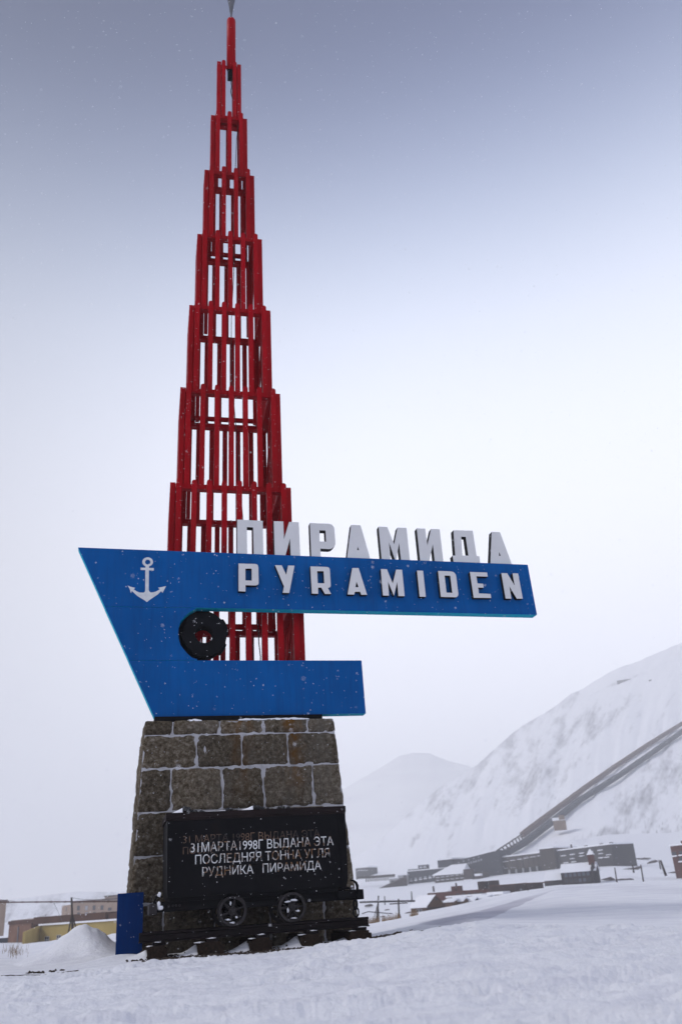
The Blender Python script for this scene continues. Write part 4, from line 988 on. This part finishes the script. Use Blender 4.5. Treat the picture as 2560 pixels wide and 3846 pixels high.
r_, F, zt, z0 = building('office_building', 'dark grey two-storey building with snowy window ledges at the right end of the mine', T3(215, 395), T3(818, 338), T3(212, 222), 400, 376, 12, M['w_grey'], TR=T3(790, 150), sink=3, snow_h=.5)
sillrow(F, [T3(272, 268), T3(370, 254), T3(470, 240), T3(567, 224), T3(670, 208)], 17, r_, 9)
sillrow(F, [T3(370, 300), T3(470, 272), T3(567, 256), T3(680, 246), T3(764, 258)], 16, r_, 7)
sillrow(F, [T3(300, 345), T3(385, 335), T3(680, 290), T3(745, 285)], 16, r_, 9)
for px, py in ((615, 160), (722, 142), (450, 190)):
    a, zz = F.hit(T3(px, py)); part('chimney', F, a - .5, a + .5, zt, zt + 1.0, -4, -3, M['w_dark'], r_)
# galleries / sorting plant left of it
r_, F, zt, z0 = building('sorting_plant', 'dark slate sorting building stepping down left from the conveyor galleries', T1(722, 465), T1(1300, 385), T1(720, 348), 443, 428, 10, M['w_slate'], TR=T1(1110, 250), sink=4, snow_h=.4)
a0, _ = F.hit(T1(1115, 300)); a1, _ = F.hit(T1(1303, 300)); _, zz1 = F.hit(T1(1200, 168)); part('hoist_house', F, a0, a1, zt + .41, zz1, -14, .5, M['w_slate'], r_)
part('roof_snow', F, a0 - .3, a1 + .3, zz1, zz1 + .6, -14, .8, M['snow_cap'], r_)
sillrow(F, [T1(1200, 198)], 30, r_, 4)
sillrow(F, [T1(760 + k * 60, 435 - k * 10) for k in range(6)], 10, r_, 8, 'pale')
for k in range(7): 
    a, zz = F.hit(T1(745 + k * 32, 490 - k * 6)); part('stilt', F, a - .2, a + .2, zz - 3, zz + 1, .1, .5, M['w_grey'], r_)
F2 = Facade(at(*T1(1306, 420), 428), at(*T2(600, 330), 418))
_, za = F2.hit(T1(1306, 192)); _, zb_ = F2.hit(T2(590, 246))
v = [tuple(F2.pt(0, z0, 0)), tuple(F2.pt(F2.L, z0, 0)), tuple(F2.pt(F2.L, z0, -12)), tuple(F2.pt(0, z0, -12)), tuple(F2.pt(0, za, 0)), tuple(F2.pt(F2.L, zb_, 0)), tuple(F2.pt(F2.L, zb_, -12)), tuple(F2.pt(0, za, -12))]
obj('gallery_wing', v, BF, M['w_slate'], r_)
for k in range(11): 
    wpx(F2, T2(40 + k * 32, 462 - k * 9), 6, 9, r_, 'pale', False)
    wpx(F2, T2(40 + k * 32, 418 - k * 9), 6, 6, r_, 'pale', False) if k % 2 else None
r_, F, zt, z0 = building('snowy_wing', 'lower wing with a white snow roof in front of the sorting building', T1(1065, 455), T2(375, 585), T1(1065, 372), 418, 410, 9, M['w_gbrown'], sink=3, roof=False)
v = [tuple(F.pt(-1, zt, .5)), tuple(F.pt(F.L * .62, zt, .5)), tuple(F.pt(F.L * .66, zt, -9)), tuple(F.pt(3, zt, -9)), tuple(F.pt(-.5, zt + .5, .3)), tuple(F.pt(F.L * .6, zt + .5, .3)), tuple(F.pt(F.L * .56, zt + 4.2, -9)), tuple(F.pt(5, zt + 4.2, -9))]
obj('roof_snow', v, BF, M['snow_cap'], r_)
sillrow(F, [T1(1100 + k * 62, 392 - k * 8) for k in range(7)], 11, r_, 5); sillrow(F, [T1(1100 + k * 62, 428 - k * 6) for k in range(6)], 11, r_, 5)
a0, _ = F.hit(T2(165, 520)); a1, _ = F.hit(T2(275, 520)); part('dark_annex', F, a0, a1, z0, zt + 1.5, .1, 3, M['w_dark'], r_); part('roof_snow', F, a0, a1, zt - 3.0, zt - 2.6, 3.1, 4, M['snow_cap'], r_)
a0, _ = F.hit(T2(300, 520)); a1, _ = F.hit(T2(372, 520)); part('dark_annex', F, a0, a1, z0, zt - 1.5, .1, 3, M['w_dark'], r_); part('roof_snow', F, a0, a1, zt - 1.49, zt - .6, .1, 3, M['snow_cap'], r_)
# rooftop plant
for (a_, b_, c_, d_), lb in (((722, 290, 850, 335), 'low grey plant room on the left end of the sorting roof'), ((855, 235, 965, 300), 'grey plant room with open frame on the middle of the sorting roof')):
    rr, F, zt, z0 = building('plant_room', lb, T1(a_, d_ + 25), T1(c_, d_ + 5), T1(a_, b_ + 4), 447, 446, 5, M['w_grey'], cat='building', sink=2, snow_h=.4)
    sillrow(F, [T1(a_ + 30, b_ + 30), T1(c_ - 30, b_ + 25)], 10, rr, 6, 'pale')
rr, F, zt, z0 = building('pale_tower_house', 'small pale building with two dark windows left of the sorting plant', T1(485, 500), T1(598, 480), T1(487, 412), 441, 440, 5, M['w_pale'], sink=3, snow_h=.4)
for px in (518, 552): a, zz = F.hit(T1(px, 458)); window(F, a, zz, 1.2, 1.7, rr, 'glass', False)
rr, F, zt, z0 = building('pale_tower_house', 'pale patchy building joined to the dark sorting plant', T1(600, 490), T1(715, 470), T1(602, 385), 440, 439, 5, M['w_pale'], sink=3, snow_h=.4, TR=T1(715, 348))
for px, py in ((630, 420), (680, 380), (690, 430), (650, 455)): a, zz = F.hit(T1(px, py)); window(F, a, zz, 1.4, 1.4, rr, 'glass', False)
# dark ramp
rp = thing('loading_ramp', 'low dark ramp falling to the left below the pale building', 'ramp', tuple(at(*T1(280, 600), 560)))
A, B = at(*T1(280, 598), 420), at(*T1(712, 492), 425); F = Facade(A, B)
v = [tuple(F.pt(0, A.z - 4, 0)), tuple(F.pt(F.L, B.z - 4, 0)), tuple(F.pt(F.L, B.z - 4, -6)), tuple(F.pt(0, A.z - 4, -6)), tuple(F.pt(0, A.z + .6, 0)), tuple(F.pt(F.L, B.z + 3.4, 0)), tuple(F.pt(F.L, B.z + 3.4, -6)), tuple(F.pt(0, A.z + .6, -6))]
v[4] = tuple(F.pt(0, A.z + 1, 0)); v[0] = tuple(F.pt(0, A.z - 1, 0)); obj('ramp_wall', v, BF, M['w_dark'], rp)
a0, zz0 = F.hit(T1(335, 550)); part('ramp_head', F, a0, a0 + F.L * .3, zz0 - 3, zz0 + .3, -6, .4, M['w_dark'], rp)
# trestle bridge
tb = thing('trestle_bridge', 'thin dark trestle bridge crossing the snow right of the pedestal', 'bridge', tuple(at(*T1(110, 396), 620)))
A, B = at(*T1(60, 400), 446), at(*T1(550, 394), 444); F = Facade(A, B); part('deck', F, 0, F.L, A.z - .5, A.z + .5, -3, 0, M['w_gbrown'], tb)
for k in range(16): a = F.L * (.25 + .72 * k / 15); part('trestle', F, a - .2, a + .2, A.z - 2, A.z - .51, -.8, -.2, M['w_gbrown'], tb)
rr, F, zt, z0 = building('distant_works', 'hazy distant block building just right of the pedestal', T1(52, 338), T1(212, 335), T1(75, 285), 560, 556, 12, M['w_grey'], sink=10, TR=T1(210, 258), snow_h=.8)
sillrow(F, [T1(90 + k * 35, 300) for k in range(4)], 8, rr, 5)
# brick range
r_, F, zt, z0 = building('brick_building', 'low red-brick building with snow on its roof behind the wooden house', T1(972, 660), T2(432, 850), T1(972, 604), 226, 219, 9, M['w_brick'], sink=3, roof=False, TR=T2(300, 745))
part('roof_snow', F, F.L * .40, F.L, zt - 1.3, zt - .9, .2, 2.5, M['snow_cap'], r_); part('wall', F, F.L * .38, F.L, z0, zt - 1.31, .1, 2.4, M['w_brick'], r_)
part('roof_snow', F, 0, F.L * .36, zt, zt + .18, -9, .1, M['snow_cap'], r_)
for px, py in ((1248, 568), (1318, 540)): a, zz = F.hit(T1(px, py)); part('chimney', F, a - .5, a + .5, zt, zt + 1.1, -3, -2, M['w_brick'], r_)
for px, py in ((290, 722), (430, 710)): a, zz = F.hit(T2(px, py)); part('chimney', F, a - .9, a + .9, zt, zt + 1.7, -5, -3, M['w_dark'], r_)
for k in range(5): wpx(F, T2(60 + k * 75, 812 - k * 4), 10, 7, r_, 'glass', False)
r_, F, zt, z0 = building('gable_block', 'dark brown windowless block with one snowy porch at the end of the brick range', T2(478, 850), T2(792, 800), T2(475, 740), 206, 201, 9, M['w_dark'], sink=3, roof=False, TR=T2(768, 668))
Ft = F; part('roof_edge', F, -.1, F.L + .1, zt, zt + .2, -11, .1, M['trim'], r_)
a, zz = F.hit(T2(635, 800)); part('porch', F, a - 2, a + 2, zz - 3, zz - .2, .05, 2, M['w_wood'], r_); part('porch_snow', F, a - 2.5, a + 2.3, zz - .19, zz + .35, .05, 2.3, M['snow_cap'], r_)
# small sheds with snow roofs
def gable(name, label, BL, BR, eave_px, ridge_px, dL, dR, depth, mat, roofmat, cat='building', over=.25, sink=2):
    """ridge runs across the view; front slope faces the camera"""
    A, B = at(*BL, dL), at(*BR, dR); F = Facade(A, B); _, ze = F.hit(eave_px); zr = ze + (at(*ridge_px, (dL + dR) / 2 + depth / 2).z - ze)
    r_ = thing(name, label, cat, tuple(A)); z0 = min(A.z, B.z) - sink
    part('wall', F, 0, F.L, z0, ze, -depth, 0, mat, r_)
    for sgn in (0, 1):
        a0, a1 = (.0, .12) if sgn == 0 else (F.L - .12, F.L)
        v = [tuple(F.pt(a0, ze, 0)), tuple(F.pt(a1, ze, 0)), tuple(F.pt(a1, ze, -depth)), tuple(F.pt(a0, ze, -depth)), tuple(F.pt(a0, zr, -depth / 2 + .01)), tuple(F.pt(a1, zr, -depth / 2 + .01)), tuple(F.pt(a1, zr, -depth / 2 - .01)), tuple(F.pt(a0, zr, -depth / 2 - .01))]
        obj('gable', v, BF, mat, r_)
    th = .22
    for s0, s1 in ((0, 1), (1, 0)):
        yo = over if s0 == 0 else -depth - over; zo = ze - over * (zr - ze) / (depth / 2)
        v = [tuple(F.pt(-over, zo, yo)), tuple(F.pt(F.L + over, zo, yo)), tuple(F.pt(F.L + over, zr + .0, -depth / 2)), tuple(F.pt(-over, zr, -depth / 2)), tuple(F.pt(-over, zo + th, yo)), tuple(F.pt(F.L + over, zo + th, yo)), tuple(F.pt(F.L + over, zr + th, -depth / 2)), tuple(F.pt(-over, zr + th, -depth / 2))]
        obj('roof_slope', v, BF, roofmat, r_)
    return r_, F, ze, zr
r_, F, ze, zr = gable('boiler_house', 'black timber boiler house under a white snow roof on the dune crest', T3(262, 585), T3(640, 558), T3(250, 458), T3(420, 362), 250, 249, 10, M['w_black'], M['snow_cap'])
for k in range(6):
    a, zz = F.hit(T3(300 + k * 48, 484 - k * 4)); window(F, a, zz, .85, 1.15, r_, 'blue', False)
    a, zz = F.hit(T3(308 + k * 49, 548 - k * 3)); window(F, a, zz, .80, .9, r_, 'blue' if k in (3, 4) else 'glass', False)
F3 = Facade(at(*T3(602, 570), 248.5), at(*T3(662, 545), 252))
zpk = F3.hit(T3(622, 348))[1]; zL = F3.hit(T3(602, 410))[1]; zR_ = F3.hit(T3(660, 510))[1]; zz0 = ze - 6
v = [tuple(F3.pt(0, zz0, .3)), tuple(F3.pt(F3.L, zz0, .3)), tuple(F3.pt(F3.L, zR_, .3)), tuple(F3.pt(F3.L * .35, zpk, .3)), tuple(F3.pt(0, zL, .3))]
v2 = [tuple(Vector(q) - F3.n * .5) for q in v]; n = 5
obj('end_gable', v + v2, [tuple(range(n)), tuple(range(2 * n - 1, n - 1, -1))] + [(i, i + n, (i + 1) % n + n, (i + 1) % n) for i in range(n)], M['w_black'], r_)
a0, _ = F.hit(T3(530, 330)); a1, _ = F.hit(T3(592, 330)); zc = F.hit(T3(560, 275))[1] + .4
part('brick_chimney', F, a0, a1, ze, zc, -6, -3.0, M['w_brick'], r_); 
v = F.blk(a0 - .2, a1 + .2, zc, zc + 1.4, -6.2, -2.8); c_ = sum((Vector(q) for q in v[4:]), Vector()) / 4; v[4:] = [tuple(c_ + (Vector(q) - c_) * .1) for q in v[4:]]; obj('chimney_cap', v, BF, M['snow_cap'], r_)
r2, F, ze, zr = gable('boiler_annex', 'low black lean-to with snow roof left of the boiler house', T3(72, 605), T3(262, 590), T3(48, 546), T3(110, 455), 253, 252, 8, M['w_black'], M['snow_cap'])
A_, B_, C_ = at(*T1(765, 887), 160), at(*T1(985, 862), 158.2), at(*T1(1212, 828), 158.6)
r2 = thing('wooden_house', 'small brown wooden house with a steep snow-covered roof right of the pedestal', 'house', tuple(A_))
F, F3 = Facade(A_, B_), Facade(B_, C_)
zl = F3.hit(T1(982, 765))[1]; zp = F3.hit(T1(1078, 632))[1]; zr2 = F3.hit(T1(1205, 742))[1]; am = F3.hit(T1(1078, 700))[0]
part('wall', F, 0, F.L - .3, A_.z - 2, zl, -2.5, 0, M['w_wood'], r2)
a, zz = F.hit(T1(865, 838)); window(F, a, zz, 1.05, .85, r2, 'cross', True)
def gfront(F3, z0, zl, zp, zr2, am, L, d, mat, par, nm, o=0):
    v = [tuple(F3.pt(0, z0, o)), tuple(F3.pt(L, z0, o)), tuple(F3.pt(L, zr2, o)), tuple(F3.pt(am, zp, o)), tuple(F3.pt(0, zl, o))]; v2 = [tuple(Vector(q) - F3.n * d) for q in v]; n = 5
    return obj(nm, v + v2, [tuple(range(n)), tuple(range(2 * n - 1, n - 1, -1))] + [(i, i + n, (i + 1) % n + n, (i + 1) % n) for i in range(n)], mat, par)
gfront(F3, zl - 3.5, zl, zp, zr2, am, F3.L, .4, M['w_wood'], r2, 'front_gable')
back = Vector((A_.x - B_.x, A_.y - B_.y, 0)) * 1.02
def slab(name, q, th, mat, par):
    v = [tuple(p) for p in q] + [tuple(Vector(p) + Vector((0, 0, th))) for p in q]; return obj(name, v, BF, mat, par)
eL, pk, eR = F3.pt(-.2, zl - .15, .25), F3.pt(am, zp + .02, .25), F3.pt(F3.L + .2, zr2 - .12, .25)
slab('roof_snow', [eL + back * 1.04, eL, pk, pk + back], .22, M['snow_cap'], r2)
slab('roof_boards', [pk, eR, eR + back, pk + back], .10, M['trim'], r2)
slab('barge_board', [eL + F3.n * .02, eL + F3.n * .08, pk + F3.n * .08, pk + F3.n * .02], .16, M['w_black'], r2)
part('gable_board', F3, -.1, F3.L + .1, zl - .35, zl - .18, .001, .12, M['w_black'], r2)
a, zz = F3.hit(T1(1085, 672)); window(F3, a, zz, .35, .35, r2, 'glass', False)
for k, (bl, br, ev, rg, d0, nm) in enumerate([((1200, 812), (1300, 800), (1195, 712), (1240, 680), 158, 'narrow shed touching the wooden house, snow on its roof'), ((1285, 800), (1420, 765), (1285, 705), (1400, 655), 160, 'shed with a broad sloping snow roof, second right of the wooden house'), ((1425, 775), (1560, 735), (1425, 700), (1500, 660), 165, 'dark shed beside the snow-roofed shed, third right of the wooden house')]):
    gable('shed', nm, T1(*bl), T1(*br), T1(*ev), T1(*rg), d0, d0 - .5, 4, M['w_wood'] if k < 2 else M['w_black'], M['snow_cap'], sink=1.5)
gable('shed', 'dark green-edged shed with flat snow roof in front of the brown block', T2(235, 905), T2(430, 868), T2(235, 870), T2(300, 842), 180, 179, 5, M['w_black'], M['snow_cap'])
# red building at the right edge
r_, F, zt, z0 = building('red_brick_block', 'red-brick block cut off by the right frame edge', T3(1478, 385), T3(1720, 350), T3(1445, 170), 260, 255, 14, M['w_brick'], sink=3, snow_h=.4)
a0, _ = F.hit(T3(1537, 200)); _, zz1 = F.hit(T3(1550, 108)); part('upper_storey', F, a0, F.L, zt + .41, zz1, -12, -1, M['w_brick'], r_)
for px, py in ((1480, 250), (1555, 240), (1555, 310)): wpx(F, T3(px, py), 18, 14, r_)

# ------------------------------------------------------------------ conveyor galleries up the slope
def slope_pts(pixels, nsub=6):
    P = []
    for (a, b), (c, d) in zip(pixels[:-1], pixels[1:]):
        for k in range(nsub): t = k / nsub; P.append((a + (c - a) * t, b + (d - b) * t))
    P.append(pixels[-1]); r_ = []
    for p in P: q, d = hit(*Z8(*p)); r_.append(d)
    # distances grow smoothly along the slope
    D = np.array(r_); kx = np.arange(len(D)); c = np.polyfit(kx, D, 4); D = np.minimum(np.polyval(c, kx) - 10, D - 9); w = np.array([1, 2, 3, 2, 1.]) / 9; D = np.convolve(np.pad(D, 2, mode='edge'), w, 'valid')
    return [at(*Z8(*p), float(d)) for p, d in zip(P, D)]
def gallery(name, label, pixels, w, h_, mat, roofmat, lift=0, ext=None):
    P = slope_pts(pixels); r_ = thing(name, label, 'conveyor', tuple(P[0]))
    if ext: P = P + [P[-1] + (P[-1] - P[-4]) * .33 * k for k in (1, 2, 3, 4)]
    for a, b in zip(P[:-1], P[1:]):
        d = b - a; u = d.normalized(); s = Vector((d.y, -d.x, 0)).normalized(); upv = Vector((0, 0, 1))
        def sec(p, hh0, hh1, ww0): return [p - s * ww0 + upv * hh0, p + s * ww0 + upv * hh0, p + s * ww0 + upv * hh1, p - s * ww0 + upv * hh1]
        A_, B_ = sec(a, lift - .4, lift + h_, w / 2), sec(b, lift - .4, lift + h_, w / 2)
        obj('gallery_segment', [tuple(q) for q in A_ + B_], [(0, 1, 2, 3), (7, 6, 5, 4), (0, 4, 5, 1), (1, 5, 6, 2), (2, 6, 7, 3), (3, 7, 4, 0)], mat, r_)
        A_, B_ = sec(a, lift + h_ + .02, lift + h_ + .4, w / 2 + .2), sec(b, lift + h_ + .02, lift + h_ + .4, w / 2 + .2)
        obj('roof_segment', [tuple(q) for q in A_ + B_], [(0, 1, 2, 3), (7, 6, 5, 4), (0, 4, 5, 1), (1, 5, 6, 2), (2, 6, 7, 3), (3, 7, 4, 0)], roofmat, r_)
    return r_, P
gU, PU = gallery('conveyor_gallery', 'upper reddish conveyor gallery climbing the mountain slope to the right edge', [(850, 888), (950, 812), (1130, 677), (1270, 577), (1420, 477), (1568, 385)], 3, 1.7, M['w_red'], M['trim'], 0, 2)
gL, PL = gallery('conveyor_gallery', 'lower slate-grey conveyor gallery running just below the reddish one', [(745, 990), (860, 925), (1000, 818), (1100, 738), (1290, 618), (1440, 513), (1568, 423)], 3, 2.0, M['w_slate'], M['w_slate'], 0, 2)
# open girder bridge at the foot of the upper gallery
gb = thing('girder_bridge', 'open girder bridge joining the upper gallery to the mine buildings', 'bridge', tuple(at(*Z8(735, 960), 520)))
A, B = at(*Z8(735, 952), 448), at(*Z8(850, 876), 520)
A2, B2 = at(*Z8(752, 972), 448), at(*Z8(858, 900), 520)
tube_obj('chord', [A, B], .35, M['w_gbrown'], gb, 6); tube_obj('chord', [A2, B2], .35, M['w_gbrown'], gb, 6)
for k in range(8):
    t = (k + .5) / 8; tube_obj('girder_post', [A.lerp(B, t), A2.lerp(B2, t)], .4, M['w_gbrown'], gb, 5)
hut_p, hd = hit(*T4(390, 790)); 
r_, F, ze, zr = gable('slope_hut', 'small brown hut on the slope beside the lower gallery', T4(305, 800), T4(488, 775), T4(290, 716), T4(400, 672), hd - 26, hd - 26, 5, M['w_hut'], M['snow_cap'], sink=2)
part('upper_wall', F, F.L * .5, F.L * .95, ze, zr + 1.2, -3, .2, M['w_hut'], r_)
# station high on the mountain
for (x0, x1, y) in ((1275, 1340, 191), (1418, 1432, 188)):
    p, d = hit(*Z8((x0 + x1) / 2, y)); 
    building('mountain_station', 'faint dark row of mine sheds high on the mountain' if x0 < 1300 else 'faint dark speck of a shed right of the row, high on the mountain', Z8(x0, y + 3), Z8(x1, y + 3), Z8(x0, y - 4), d - 3, d - 3, 3, M['w_dark'], sink=.5, roof=False)
# ------------------------------------------------------------------ poles and debris in the valley
def pole(label, top, bot, d, r0=.16, arms=False, mat='wood', group='poles standing in the snowy valley'):
    A, B = at(*bot, d), at(*top, d); r_ = thing('utility_pole', label, 'pole', tuple(A), group)
    A = A + (A - B).normalized() * .8
    tube_obj('pole_shaft', [A, B], [r0, r0 * .7], M[mat], r_, 6)
    if arms: c = B - (B - A).normalized() * .4; tube_obj('crossarm', [c + Vector((-.9, 0, 0)), c + Vector((.9, 0, 0))], .05, M[mat], r_, 4)
    return r_, A, B
r_, A, B = pole('tall pole with a tent of splayed wires, nearest to the pedestal right side', T1(343, 628), T1(328, 950), 90, .09)
for q in (268, 290, 312, 345, 362): tube_obj('stay', [at(*T1(q, 955), 90), at(*T1(335, 720), 90)], .028, M['wood'], r_, 4)
r_, A, B = pole('pole with a splayed foot left of the wooden house', T1(598, 668), T1(606, 910), 92, .10, True)
for q in (580, 595, 618, 632): tube_obj('stay', [at(*T1(q, 915), 92), at(*T1(604, 835), 92)], .04, M['wood'], r_, 4)
for lb, t_, b_, d, r0 in [('thin pole above the left end of the brick building', T1(1043, 505), T1(1051, 602), 235, .3), ('thin pole above the middle of the brick building', T1(1333, 466), T1(1343, 545), 235, .28), ('pole standing left on the brick building skyline', T2(35, 668), T2(44, 745), 228, .22), ('small stump pole near the brick building chimneys', T2(345, 675), T2(352, 720), 225, .25),
                          ('thin pole on the skyline of the grey office building', T3(355, 150), T3(366, 198), 400, .5), ('thin leaning pole right of the boiler house', T3(832, 405), T3(860, 588), 150, .12), ('leaning pole in the middle of the open snow at the right', T3(1115, 370), T3(1136, 500), 170, .13), ('thick leaning pole, right of the two in the open snow', T3(1330, 322), T3(1372, 440), 175, .26), ('short thin pole beside the thick leaning one', T3(1313, 320), T3(1325, 380), 230, .16), ('short pole rising from the dark mound', T3(1026, 372), T3(1033, 415), 210, .2), ('short pale pole between the brown block and the annex', T2(945, 700), T2(958, 755), 160, .12), ('faint thin pole left of the brick building', T1(765, 572), T1(768, 655), 260, .2), ('faint thin pole behind the tented pole', T1(420, 632), T1(424, 700), 240, .16)]:
    pole(lb, t_, b_, d, r0)
wire('dark pipe-like line crossing the snow behind the two near poles', [at(*T1(100, 712), 140), at(*T1(480, 700), 140), at(*T1(810, 695), 140)], .13, cat='pipe')
wire('lower thin line across the snow near the pedestal', [at(*T1(130, 860), 110), at(*T1(210, 832), 110), at(*T1(520, 858), 110)], .05)
def bank(label, pts, d, hh, name='earth_bank'):
    hh *= .8; bm = bmesh.new(); rows = []
    q0, d = hit(*pts[len(pts) // 2], d0=max(40, d - 90), d1=d + 160)
    for i, p in enumerate(pts):
        c = at(*p, d - 1.5); c.z = max(c.z, gz(c.x, c.y) - .1); t = i / (len(pts) - 1); k = math.sin(math.pi * min(.97, max(.03, t))) ** .5
        c.z -= hh * .3; rows.append([bm.verts.new(c + Vector(q)) for q in ((0, -1.2, -.25), (0, -.6, hh * k), (0, .8, hh * .8 * k), (0, 1.6, -.25))])
    for a, b in zip(rows[:-1], rows[1:]):
        for k in range(3): bm.faces.new((a[k], b[k], b[k + 1], a[k + 1]))
    bm.faces.new(rows[0]); bm.faces.new(rows[-1][::-1])
    tag(from_bm(name, bm, M['w_dark'], None, smooth=False), label, 'bank')
def lin(f, a, b, n=9, j=5):
    return [f(a[0] + (b[0] - a[0]) * k / n, a[1] + (b[1] - a[1]) * k / n + rnd.uniform(-j, j)) for k in range(n + 1)]
bank('long thin dark bank right of the grey office building', lin(T3, (825, 334), (1212, 294), 12, 3), 300, .55)
bank('short dark mound above the open snow at the right', lin(T3, (1200, 350), (1290, 322), 6, 5), 260, 1.0)
bank('dark mound with a short pole in the right-hand snowfield', lin(T3, (905, 458), (1112, 392), 9, 5), 210, .9)
bank('dark bank right of the boiler house at the crest', lin(T3, (665, 560), (1020, 522), 9, 4), 240, .45)
bank('long thin dark bank at the far right of the snowfield', lin(T3, (1270, 486), (1565, 436), 9, 3), 170, .22)
bank('heap of dark debris against the right end of the boiler house', lin(T3, (672, 545), (815, 518), 8, 9), 240, .8)
bank('small dark mound left of the near poles', lin(T1, (180, 752), (262, 745), 5, 3), 130, .5)
bank('small dark lump below the dark pipe line', lin(T1, (428, 810), (480, 806), 4, 2), 120, .32)
bank('tiny dark lump near the pedestal, below the thin line', lin(T1, (382, 898), (415, 896), 4, 2), 95, .2)
bank('dark patch at the foot of the wooden house left wall', lin(T1, (688, 856), (760, 850), 5, 3), 158, .35)
bank('thin dark bank right of the brown windowless block', lin(T2, (778, 684), (980, 668), 7, 3), 230, .3)

# dry grass
def tufts(name, spots, hmin, hmax, w):
    gv, gf = [], []
    for (x, y, zz) in spots:
        h_ = rnd.uniform(hmin, hmax); a = rnd.uniform(0, 3.14); lx_, ly_ = rnd.uniform(-.4, .4) * h_, rnd.uniform(-.3, .3) * h_; c, s = math.cos(a) * w, math.sin(a) * w; b = len(gv)
        gv.extend([(x - c, y - s, zz - .05), (x + c, y + s, zz - .05), (x + lx_ * .4 + c * .7, y + ly_ * .4 + s * .7, zz + h_ * .6), (x + lx_ * .4 - c * .7, y + ly_ * .4 - s * .7, zz + h_ * .6), (x + lx_, y + ly_, zz + h_)])
        gf.extend([(b, b + 1, b + 2, b + 3), (b + 3, b + 2, b + 4)])
    tag(obj(name, gv, gf, M['grass']), kind='stuff')
sp = []
for _ in range(2600):
    t = rnd.random(); px = 1383 + t * 185; d = rnd.uniform(26.5, 30)
    if vnoise(px * .05, 3.0, 2) < .25 + t * .35: continue
    a, e = azel(px, 3460 - t * 30); x, y = d * math.sin(math.radians(a)), d * math.cos(math.radians(a)); sp.append((x, y, gz(x, y) + .0))
for _ in range(120):
    px = rnd.gauss(45, 14) if rnd.random() < .6 else rnd.gauss(68, 14); a, e = azel(px + rnd.gauss(0, 14), 3580); d = rnd.gauss(19.0, 1.6); x, y = d * math.sin(math.radians(a)), d * math.cos(math.radians(a)); sp.append((x, y, gz(x, y)))
tufts('dry_grass', sp, .05, .22, .0025)

# falling snow
fv, ff = [], []
OV = [(1, 0, 0), (-1, 0, 0), (0, 1, 0), (0, -1, 0), (0, 0, 1), (0, 0, -1)]; OF = [(0, 2, 4), (2, 1, 4), (1, 3, 4), (3, 0, 4), (2, 0, 5), (1, 2, 5), (3, 1, 5), (0, 3, 5)]
for _ in range(19000):
    x = rnd.uniform(-3.5, 9); y = 12.2 - 9.8 * rnd.random() ** 1.5; zz = rnd.uniform(0.1, 8.5) if rnd.random() < .85 else rnd.uniform(8, 15)
    if y > 10.9 and zz < 5.8: continue
    r_ = rnd.choice([.0017, .0022, .0028, .0036]); b = len(fv); s = rnd.uniform(.8, 1.5)
    for p in OV: fv.append((x + p[0] * r_, y + p[1] * r_, zz + p[2] * r_ * s))
    ff.extend([(i + b, j + b, k + b) for i, j, k in OF])
tag(obj('snowflakes', fv, ff, M['snow_cap']), kind='stuff')
